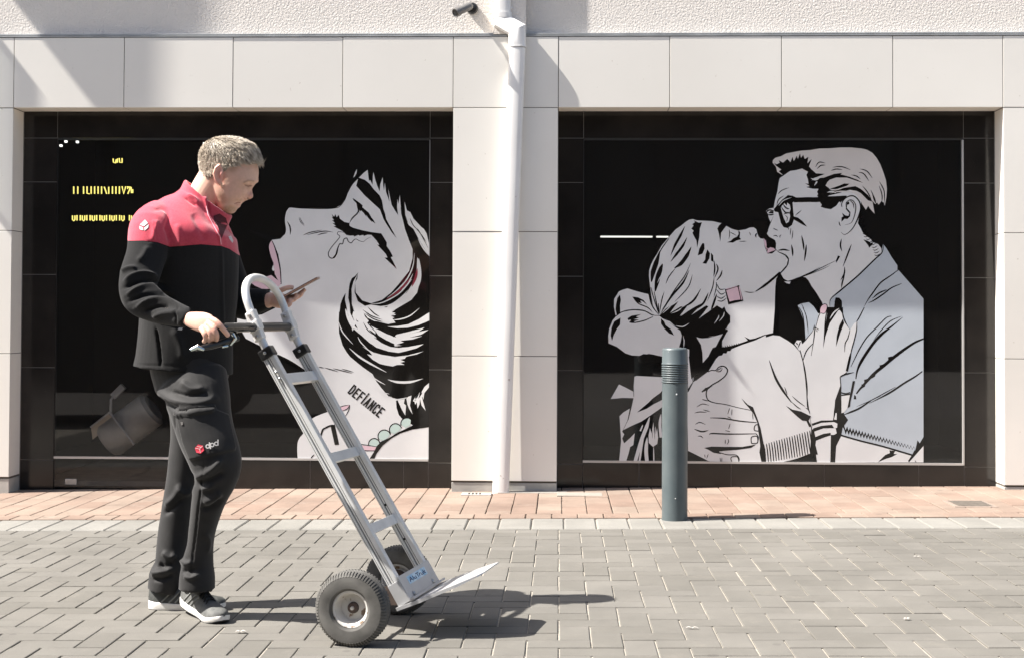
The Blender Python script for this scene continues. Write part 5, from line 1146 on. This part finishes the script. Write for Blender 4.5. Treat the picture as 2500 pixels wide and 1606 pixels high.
# hair: cap plus many short strands
M_hair = nmat('hair_fair', (.4,.33,.25), .5, spec=.4); at = nd(M_hair, 'ShaderNodeAttribute', attribute_name='tone')
hr_ = nd(M_hair, 'ShaderNodeValToRGB'); hr_.color_ramp.elements[0].color = (.13,.095,.062,1); hr_.color_ramp.elements[1].color = (.72,.63,.50,1); lk(M_hair, at.outputs['Fac'], hr_.inputs[0]); lk(M_hair, hr_.outputs[0], M_hair.node_tree.nodes['Principled BSDF'].inputs['Base Color'])
hm = MB()
hs = [(335,548,566,.012),(338,528,585,.034),(343,514,601,.052),(351,502,617,.067),(362,494,627,.0765),(375,489,634,.081),(388,487.5,638,.083),(400,487.5,640,.0835),(410,488.5,639,.0835),(420,490,634,.083),(432,492,0,.081),(443,494,0,.078),(450,497,0,.073)]
def hair_front(y, w):     # photo x of the hairline on a slice, further back on the temples
    aw = abs(w)
    if y <= 408: base = 1e4
    elif y <= 420: base = 640 - (aw/.083)**1.5*48*(y-402)/18
    else: base = 500
    return base
def side_front(y):        # hairline along the side of the head as seen in the photo
    return float(np.interp(y, [336,395,402,408,414,420,428,436,444,452], [700,700,642,600,588,572,563,548,516,506]))
rs = []
for (y, xb, xf, hwid) in hs:
    xf = xf or 600; sf = side_front(y); cx = xb*.47+xf*.53; r = []
    for k in range(SEG):
        th = 2*math.pi*k/SEG; ct, s_ = math.cos(th), math.sin(th)
        x = cx + (xf-cx if ct > 0 else cx-xb)*math.copysign(abs(ct)**(.88 if ct > 0 else 1), ct); w = hwid*math.copysign(abs(s_)**.85, s_)
        if x > sf:                      # in front of the hairline: tuck inside the head
            x = sf + (x-sf)*.15; w *= .80
            if y > 412 and abs(s_) < .6: x = min(x, 560); w *= .6
        p = P(x, y, CY); r.append(Vector((p.x, CY+w, p.z)))
    rs.append(r)
hm.rings(rs)
hme = remesh(hm, .0045, 3, .5); 
hbv = getv(hme); hn = getn(hme)
setv(hme, hbv + hn*np.array([noise.noise(Vector((v[0]*70, v[1]*70, v[2]*140)))*.0006 + noise.noise(Vector(v)*35)*.0010 for v in hbv])[:, None])
hbv = getv(hme); hpp = projN(hbv); sm = MB(); tones = []; rr = random.Random(5); nh = len(hbv); cnt = 0
crown = P(520, 362, CY)
while cnt < 5200:
    i = rr.randrange(nh); v = Vector(hbv[i]); n_ = Vector(hn[i]); x, y = hpp[i]
    if x > side_front(y)-2 and y > 405: continue
    if n_.z < -.75: continue
    if ((x-534)/15)**2 + ((y-428)/25)**2 < 1: continue
    cnt += 1
    fA = Vector((-.15, (v.y-CY)*3, -1)); fB = Vector((1, (v.y-CY)*4, -.45 - 9*max(0, CY-.02-v.y)))
    wgt = min(1, max(0, (x + (395-y)*.35 - 505)/55.0 + rr.uniform(-.10,.10)))
    if y > 412: wgt *= .35
    fwd = fA.normalized()*(1-wgt) + fB.normalized()*wgt
    fwd = (fwd - n_*fwd.dot(n_)).normalized() + Vector((rr.uniform(-.11,.11), rr.uniform(-.11,.11), rr.uniform(-.11,.11)))
    Ls = rr.uniform(.014,.032)*(1.0 if y < 400 and x > 510 else .45); lift = rr.uniform(.0012,.0042)*(1 if y < 400 else .5); tn = max(0, min(1, (.5+.9*noise.noise(Vector((v.x*40, v.y*110, v.z*60)))))*.7 + .35*rr.random())
    tones += [tn*.75, tn*.75, tn, tn, min(1, tn*1.15), tn]
    p0 = v - n_*.001; p1 = v + fwd*Ls*.5 + n_*lift; p2 = v + fwd*Ls + n_*lift*.5
    s_ = fwd.cross(n_).normalized()*rr.uniform(.0007,.0015)
    sm.add([p0-s_, p0+s_, p1+s_*.9, p1-s_*.9, p2, p1+n_*.0012], [(0,1,2,3),(3,2,4),(1,0,3,5),(2,1,5)])
hb = bmesh.new(); hb.from_mesh(hme); tmp = sm.mesh(fix=False); hb.from_mesh(tmp); hb.to_mesh(hme); hb.free()
at_ = hme.attributes.new('tone', 'FLOAT', 'POINT'); at_.data.foreach_set('value', np.array([.22]*nh + tones, dtype=np.float32))
obj('hair', hme, M_hair, man, smooth=False)

# ---------------------------------------------------------------- trousers
tr_ = MB()
loft(tr_, [(462,845,5.19,92,.160,-18),(463,890,5.19,96,.172,-18),(470,930,5.19,90,.168,-18)], seg=36)
loft(tr_, [(472,935,5.11,88,.10),(484,975,5.08,80,.104),(492,1012,5.06,74,.104),(505,1060,5.04,69,.098),(522,1110,5.02,65,.088),(529,1140,5.02,62,.084),(528,1168,5.025,53,.078),(515,1205,5.04,45,.074),(505,1240,5.06,39,.070),(494,1290,5.08,33,.066),(489,1330,5.09,31,.062),(483,1375,5.10,37,.066),(482,1405,5.10,41,.074),(481,1436,5.10,42,.078)], seg=32, flat=(-1,))
loft(tr_, [(462,935,5.27,78,.10),(474,1000,5.28,62,.098),(468,1060,5.295,50,.090),(460,1110,5.30,46,.082),(451,1165,5.30,42,.078),(441,1218,5.295,41,.074),(430,1283,5.29,41,.070),(424,1322,5.285,40,.068),(420,1375,5.28,41,.070),(409,1405,5.28,43,.074),(402,1440,5.28,41,.078)], seg=32, flat=(-1,))
tme = remesh(tr_, .005, 4, .5)
rough_noise(tme, .005, 9, (1,1,.6))
folds(tme, [([(375,945),(420,975),(480,985),(540,968)], 9, 8), ([(385,965),(430,1000),(470,1005)], 6, -7), ([(440,930),(470,950),(500,948)], 8, 7), ([(420,955),(460,965),(505,955)], 5, -6),
  ([(430,1180),(450,1205),(470,1190)], 7, 6), ([(403,1235),(425,1215),(440,1190)], 8, 7), ([(400,1255),(425,1235),(450,1215)], 6, -7),
  ([(475,1165),(510,1150),(545,1118)], 8, 8), ([(480,1180),(515,1170),(550,1150)], 7, -8), ([(495,1225),(520,1215),(540,1198)], 8, 9), ([(490,1240),(515,1238),(545,1215)], 6, -7), ([(488,1195),(505,1190),(520,1185)], 5, 6),
  ([(395,1345),(415,1360),(428,1350)], 7, 7), ([(385,1375),(405,1385),(425,1370)], 7, -9), ([(368,1400),(395,1395),(422,1380)], 8, 9), ([(372,1412),(400,1412),(425,1400)], 5, -7), ([(440,1365),(455,1375),(470,1370)], 6, 6), ([(445,1390),(462,1395),(480,1385)], 6, -6), ([(448,1405),(465,1410),(490,1400)], 5, 5), ([(500,1300),(510,1320),(505,1350)], 6, 4)])
raise_poly(tme, [(430,1003),(455,1000),(528,1000),(556,1012),(574,1090),(572,1098),(465,1122),(448,1080)], 9, 4)
raise_poly(tme, [(425,1006),(440,992),(523,987),(527,996),(520,1005),(428,1018)], 9, 3)
folds(tme, [([(500,1120),(492,1180),(484,1240),(478,1300),(470,1360),(465,1420)], 1.6, -4), ([(428,1050),(425,1010)], 2, -3)])
M_tro = noisy('trouser_cloth', (.0105,.010,.0098), (.0175,.0165,.016), 12, .74, .25, 900, spec=.32, bdist=.0008)
b = M_tro.node_tree.nodes['Principled BSDF']; b.inputs['Sheen Weight'].default_value = .10; b.inputs['Sheen Roughness'].default_value = .5
tro = obj('trousers', tme, M_tro, man, smooth=True)

# ---------------------------------------------------------------- fleece jacket
jk = MB()
loft(jk, [(448,903,5.19,120,.178,-20),(451,870,5.19,116,.176,-20),(455,800,5.19,114,.176,-20),(460,720,5.19,119,.182,-20),(460,630,5.19,122,.200,-20),(458,575,5.19,116,.212,-20),(466,535,5.19,98,.19,-20),(482,500,5.19,62,.12,-10)], seg=44, e=.92, flat=(0,))
loft(jk, [(400,545,5.10,62,.075),(372,560,5.02,56,.075),(358,620,4.97,49,.066),(341,672,4.925,48,.062),(334,706,4.885,44,.058),(345,730,4.87,43,.056),(378,747,4.84,40,.052),(415,762,4.80,33,.046),(450,774,4.745,26,.036),(457,776,4.74,27,.037)], seg=28, flat=(-1,))
loft(jk, [(500,545,5.32,50,.075),(530,610,5.37,50,.066),(560,690,5.39,46,.060),(590,740,5.385,40,.052),(630,735,5.36,32,.042),(652,730,5.345,27,.036)], seg=28)
# collar wall
c0 = np.array((508,484)); c1 = np.array((488,526)); rs = []
def cring(c, a, d, h): 
    r = []
    for k in range(36):
        th = 2*math.pi*k/36; u = np.array((math.cos(rad(38)), math.sin(rad(38))))*a*math.cos(th)
        wob = 1+.03*math.sin(3*th)
        p = P(c[0]+u[0]*wob, c[1]+u[1]*wob, 5.19); r.append(Vector((p.x, 5.19 + d*math.sin(th), p.z)))
    return r
rs = [cring(c1+np.array((2,14)), 88, .135, 0), cring(c1, 80, .112, 0), cring((c0+c1)/2, 72, .098, 0), cring(c0, 72, .094, 0), cring(c0+np.array((0,-3)), 68, .090, 0), cring(c0, 62, .084, 0), cring((c0+c1)/2, 62, .085, 0), cring(c1+np.array((2,14)), 60, .09, 0)]
jk.rings(rs)
jme = remesh(jk, .005, 3, .5)
rough_noise(jme, .004, 10, (1,1,.7))
folds(jme, [([(300,690),(330,672),(358,668),(385,676)], 5, 9), ([(298,706),(330,690),(360,684),(400,695)], 4, -9), ([(305,722),(345,703),(380,702),(415,716)], 5, 9), ([(312,738),(350,720),(385,716),(425,728)], 4, -9), ([(330,752),(365,734),(400,733),(440,748)], 5, 9), ([(350,762),(385,748),(415,748)], 4, -8), ([(372,775),(400,765),(440,762)], 6, 7),
  ([(296,665),(315,655),(335,655)], 5, 7), ([(335,640),(350,625),(362,600)], 7, 5), ([(380,535),(378,560),(372,590)], 6, 5), ([(372,515),(398,510),(412,530),(400,570)], 5, -4), ([(430,545),(440,580),(436,603)], 8, 5), ([(405,550),(415,590)], 6, -4),
  ([(455,475),(475,485),(485,500)], 3.5, 5), ([(450,482),(468,495),(480,503)], 3, -4), ([(498,470),(503,500),(508,530),(528,560),(540,600)], 3, 6), ([(507,490),(512,520),(525,545)], 2.5, -4), ([(470,520),(490,560),(500,590)], 8, -4),
  ([(420,800),(440,840),(445,880)], 9, 6), ([(380,800),(388,850),(392,895)], 3, -10), ([(322,589),(350,589),(385,593),(415,604),(440,602),(490,598),(540,602),(580,622)], 1.5, -2.0), ([(436,748),(430,770),(430,795)], 1.6, -3.0), ([(328,888),(380,892),(450,893),(540,890)], 1.5, -2.5), ([(380,535),(377,556),(383,590)], 1.5, -2.5), ([(440,797),(446,790),(450,780)], 3, -4), ([(540,600),(542,700),(545,800)], 4, 3)])
M_jk = nmat('fleece', (.3,.02,.04), .92, spec=.2); b = M_jk.node_tree.nodes['Principled BSDF']; b.inputs['Sheen Weight'].default_value = .3; b.inputs['Sheen Roughness'].default_value = .5
at = nd(M_jk, 'ShaderNodeAttribute', attribute_name='yoke'); st_n = nd(M_jk, 'ShaderNodeMath', operation='GREATER_THAN'); lk(M_jk, at.outputs['Fac'], st_n.inputs[0]); st_n.inputs[1].default_value = 0
fz = nd(M_jk, 'ShaderNodeTexNoise', Scale=160, Detail=4); lk(M_jk, geo(M_jk), fz.inputs['Vector'])
rr_ = nd(M_jk, 'ShaderNodeValToRGB'); rr_.color_ramp.elements[0].color = (.43,.035,.062,1); rr_.color_ramp.elements[1].color = (.58,.075,.110,1); lk(M_jk, fz.outputs[0], rr_.inputs[0])
rk = nd(M_jk, 'ShaderNodeValToRGB'); rk.color_ramp.elements[0].color = (.009,.0088,.0088,1); rk.color_ramp.elements[1].color = (.018,.0177,.0174,1); lk(M_jk, fz.outputs[0], rk.inputs[0])
shm = nd(M_jk, 'ShaderNodeMath', operation='MULTIPLY_ADD'); lk(M_jk, st_n.outputs[0], shm.inputs[0]); shm.inputs[1].default_value = .36; shm.inputs[2].default_value = .06; lk(M_jk, shm.outputs[0], b.inputs['Sheen Weight'])
mx = nd(M_jk, 'ShaderNodeMix', data_type='RGBA'); lk(M_jk, st_n.outputs[0], mx.inputs[0]); lk(M_jk, rk.outputs[0], mx.inputs[6]); lk(M_jk, rr_.outputs[0], mx.inputs[7]); lk(M_jk, mx.outputs[2], b.inputs['Base Color'])
f2 = nd(M_jk, 'ShaderNodeTexNoise', Scale=420, Detail=3); lk(M_jk, geo(M_jk), f2.inputs['Vector']); bp = nd(M_jk, 'ShaderNodeBump', Strength=.5, Distance=.0015); lk(M_jk, f2.outputs[0], bp.inputs['Height']); lk(M_jk, bp.outputs[0], b.inputs['Normal'])
V = getv(jme); pp = projN(V); yl = np.interp(pp[:,0], [300,322,350,385,415,440,490,540,560,584], [588,588,588,592,603,601,597,601,608,624])
at = jme.attributes.new('yoke', 'FLOAT', 'POINT'); at.data.foreach_set('value', (yl-pp[:,1]).astype(np.float32))
jkt = obj('jacket', jme, M_jk, man, smooth=True)
def hug(ob, pts, off, sub=None):
    me = ob.data; bvh = BVHTree.FromPolygons([v.co for v in me.vertices], [tuple(p.vertices) for p in me.polygons]); r = []
    for (x, y) in pts:
        d = ray(x, y).normalized(); h = bvh.ray_cast(EYE, d)
        r.append((h[0] - d*off) if h[0] else None)
    return r
def decal(name, parent, polys, mat, off=.0015, step=3.0, th=.0006):
    """thin badge that follows the cloth: filled polygons in photo px on a fine grid"""
    m = MB()
    for poly in polys:
        poly = [np.array(p, float) for p in poly]; pl2 = []
        for i in range(len(poly)):
            a, b_ = poly[i], poly[(i+1) % len(poly)]; n = max(1, int(np.linalg.norm(b_-a)/step))
            pl2 += [a+(b_-a)*k/n for k in range(n)]
        pts = hug(parent, pl2, off)
        if any(p is None for p in pts): continue
        fs = tessellate_polygon([pts]); n = len(pts); d = (EYE - pts[0]).normalized()*th
        m.add(pts, fs); m.add([p + d for p in pts], fs); m.add(pts + [p + d for p in pts], [(i, (i+1) % n, n+(i+1) % n, n+i) for i in range(n)])
    if m.v: return obj(name, m.mesh(), mat, parent)
def ribbon(pts, w):
    L, R = [], []; q = [np.array(p, float) for p in pts]
    for i in range(len(q)):
        d = q[min(i+1,len(q)-1)]-q[max(i-1,0)]; d = d/np.linalg.norm(d); nn = np.array((-d[1],d[0])); L.append(q[i]+nn*w/2); R.append(q[i]-nn*w/2)
    return [tuple(x) for x in L] + [tuple(x) for x in R[::-1]]
M_patch = nmat('badge_white', (.55,.53,.51), .6)
decal('shoulder_badge', jkt, [[(341,549),(354,537),(361,545),(351,553)],[(340,552),(349,556),(350,563),(342,561),(340,557)],[(352,556),(363,548),(362,556),(353,564)]], M_patch)
decal('chest_badge', jkt, [[(558,578),(564,576),(570,588),(568,594),(560,584)]], M_patch)
decal('zip', jkt, [ribbon([(503,503),(508,525),(522,552),(538,580),(540,598)], 1.8)], nmat('zip_pink', (.75,.35,.40), .5), off=.002)
decal('collar_opening_shade', jkt, [[(521,528),(536,522),(552,533),(556,548),(548,566),(541,584),(536,570),(526,548)]], nmat('inner_shade', (.09,.012,.02), .9))  # dark wedge painted on the cloth for the shaded inside of the collar
decal('hem_tab', jkt, [[(437,800),(446,800),(444,806),(433,805)]], M_patch)
M_red = nmat('badge_red', (.62,.04,.07), .5)
a_ = rad(-17)
def rot(cx, cy, pts): return [(cx+x*math.cos(a_)-y*math.sin(a_), cy+x*math.sin(a_)+y*math.cos(a_)) for x, y in pts]
hexa = [(11.5*math.sin(rad(60*k)), 11.5*math.cos(rad(60*k))) for k in range(6)]
lg = decal('pocket_badge', tro, [rot(487,1095,hexa)], M_red, off=.003)
decal('badge_line', tro, [rot(487,1095,ribbon(l, 1.1)) for l in ([(-9,-5),(0,0),(9,-5)], [(0,0),(0,9)], [(-4,-8),(5,-3)])], M_patch, off=.0045)
def dshape(cx, cy, flip, up):
    ring = [(cx+4.2*math.cos(rad(a)), cy+4.2*math.sin(rad(a))) for a in range(0, 361, 30)]
    sx = cx+4.2*(-1 if flip else 1); return [ribbon(ring, 2.6), ribbon([(sx, cy+(4.5 if up else -4.5)), (sx, cy+(-10 if up else 10))], 2.8)]
ltr = []
for cx, flip, up in ((507,False,True),(518,True,False),(528,False,True)):
    cy = 1094 + (cx-507)*-.31
    ltr += dshape(cx, cy-5.5, flip, up)
decal('pocket_lettering', tro, ltr, M_patch, off=.0045, step=2)
decal('pocket_snap', tro, [[(441,1029),(446,1029),(447,1036),(442,1037)]], nmat('snap', (.4,.38,.37), .3, .8), off=.003)

# ---------------------------------------------------------------- shoes
M_sole = noisy('sole_white', (.66,.64,.60), (.76,.74,.70), 40, .6); M_shoe = noisy('shoe_mesh', (.075,.076,.072), (.115,.116,.108), 60, .75, .5, 700, bdist=.001); M_shoed = noisy('shoe_dark', (.035,.038,.035), (.06,.062,.058), 60, .5); M_lace = nmat('lace_black', (.01,.01,.01), .8); M_out = nmat('outsole_dark', (.02,.02,.02), .8)
def shoe(heel, toe_dir, L, label, upper, heel_lift=0.0, side=1):
    root = empty('shoe', heel, None, None); col.objects.unlink(root); link(root, man); root['label'] = label
    f = Vector((toe_dir[0], toe_dir[1], 0)).normalized(); s_ = Vector((f.y, -f.x, 0)); up = Vector((0,0,1))
    def S(l, w, h):
        x = l*L; lift = heel_lift*max(0, 1-l/.72)**1.2; spring = .014*max(0, (l-.78)/.22)**1.6
        return heel + f*x + s_*(w*side) + up*(h+lift+spring)
    hwl = lambda l: float(np.interp(l, [0,.04,.12,.3,.5,.68,.82,.93,.98,1.0], [.012,.024,.033,.034,.036,.046,.047,.034,.018,.006]))
    cen = lambda l: float(np.interp(l, [0,.3,.6,1.0], [0,.002,-.004,.004]))
    ls = [0,.02,.05,.1,.2,.3,.4,.5,.6,.7,.8,.88,.94,.98,1.0]
    def solid(b0, t0, grow, mat, name):
        m = MB(); rs = []
        for l in ls:
            w = hwl(l)*grow; c = cen(l); b_ = b0(l); t = t0(l)
            rs.append([S(l, c+x*w, h) for x, h in ((-1,b_+.3*(t-b_)),(-.93,b_),(0,b_),(.93,b_),(1,b_+.3*(t-b_)),(1.0,t-.1*(t-b_)),(.9,t),(0,t),(-.9,t),(-1.0,t-.1*(t-b_)))])
        m.rings(rs); o = obj(name, m.mesh(), mat, root); smooth_by_angle(o, 50); return o
    st0 = lambda l: float(np.interp(l, [0,.15,.5,.8,1], [.034,.030,.026,.022,.020]))
    solid(lambda l: .003, st0, 1.04, M_sole, 'sole'); solid(lambda l: -.001, lambda l: .0035, .98, M_out, 'outsole')
    m = MB(); rs = []; top = lambda l: float(np.interp(l, [0,.05,.12,.2,.3,.42,.55,.7,.85,.95,1.0], [.082,.088,.084,.080,.088,.094,.080,.062,.052,.042,.028]))
    for l in ls:
        w = hwl(l); c = cen(l); h0 = st0(l)-.004; t = top(l); H = t-h0; r = []
        for k in range(17):
            th = math.pi*k/16; x = math.cos(th); z = math.sin(th)
            nar = 1-.30*z if l < .5 else 1-.12*z
            r.append(S(l, c+w*.97*math.copysign(abs(x)**.75, x)*nar, h0+H*abs(z)**.85))
        r.append(S(l, c, h0)); rs.append(r)
    m.rings(rs); o = obj('upper', m.mesh(), upper, root); smooth_by_angle(o, 60)
    m = MB()
    for k in range(6):
        l = .40+.05*k; t = top(l)+.002; pts = [S(l-.012, -.018, t-.012), S(l, -.006, t+.002), S(l+.012, .010, t+.001), S(l+.02, .022, t-.014)]; m.tube([Vector(p) for p in crom(pts, 3)], .0026, 6)
        pts = [S(l-.012, .018, t-.012), S(l, .006, t+.003), S(l+.012, -.010, t+.001), S(l+.02, -.022, t-.014)]; m.tube([Vector(p) for p in crom(pts, 3)], .0026, 6)
    for sgn in (-1, 1): m.tube([Vector(p) for p in crom([S(.42, 0, .1), S(.45, .014*sgn, .118), S(.52, .026*sgn, .108), S(.55, .018*sgn, .09), S(.46, .004*sgn, .1)], 4)], .0024, 6)
    obj('laces', m.mesh(), M_lace, root)
    m = MB()
    for (a, b_, wv) in ((.30,.46,1),(.38,.52,1),(.20,.34,1)):
        pts = []
        for t in (0,.25,.5,.75,1):
            l = a+(b_-a)*t; ht = st0(l)+(top(l)-st0(l))*(.05+.75*t); z = (ht-st0(l)+.004)/(top(l)-st0(l)+.004); zz = min(.98, z**(1/.85)); x = math.sqrt(1-zz*zz)
            nar = 1-.30*zz if l < .5 else 1-.12*zz; pts.append(S(l, cen(l)+hwl(l)*.97*(x**.75)*nar+.0012, ht))
        m.tube(pts, .0035, 6)
    obj('overlay', m.mesh(), nmat('overlay_grey', (.15,.155,.145), .6), root)
    m = MB(); pts = [S(l, cen(l)+w, h) for l, w, h in ((.02,.0,.088),(.06,.022,.086),(.15,.031,.072),(.24,.030,.075),(.34,.022,.09))]; m.tube([Vector(p) for p in crom(pts, 3)], .004, 8)
    obj('collar_edge', m.mesh(), nmat('collar_grey', (.20,.20,.19), .4), root)
    return root
h1 = P(450, 1478, 5.225); g1 = gz(h1.x); shoe(Vector((h1.x, h1.y, g1)), (.205,-.225), .305, 'grey running shoe with white sole in front, heel just lifted', M_shoe, .028, 1)
h2 = P(365, 1487, 5.27); shoe(Vector((h2.x, h2.y, gz(h2.x))), (1,-.10), .295, 'dark grey running shoe with white sole behind', M_shoed, 0, 1)

# ---------------------------------------------------------------- phone in the far hand
pc = P(737, 701, 5.31); pd = (P(778, 679, 5.31)-P(696, 724, 5.31)); PL = pd.length; pd.normalize()
vdir = (pc-EYE).normalized(); pdep = (Vector((.05,1,.10))); pdep = (pdep - pd*pdep.dot(pd)).normalized(); pn = pd.cross(pdep).normalized()
ph = empty('phone', pc, 'slim dark smartphone held by the man in his far hand', 'phone')
MP = lambda x, y, z: pc + pd*x + pdep*y + pn*z
m = MB(); m.bbox((-PL/2, -.035, -.0042), (PL/2, .035, .0042), .003, M=MP); obj('phone_case', m.mesh(), nmat('case_brown', (.12,.045,.03), .3), ph)
m = MB(); up_ = 1 if pn.z > 0 else -1; m.bbox((-PL/2+.004, -.032, up_*.0040 if up_ > 0 else -.0048), (PL/2-.004, .032, .0048 if up_ > 0 else -.0040), .0003, M=MP); obj('phone_screen', m.mesh(), nmat('screen_glass', (.02,.02,.022), .05), ph)
m = MB(); m.bbox((-PL/2-.0004, -.0356, -.0016), (PL/2+.0004, -.0349, .0016), .0003, M=MP); obj('phone_edge', m.mesh(), nmat('edge_rosegold', (.62,.40,.30), .25, .8), ph)
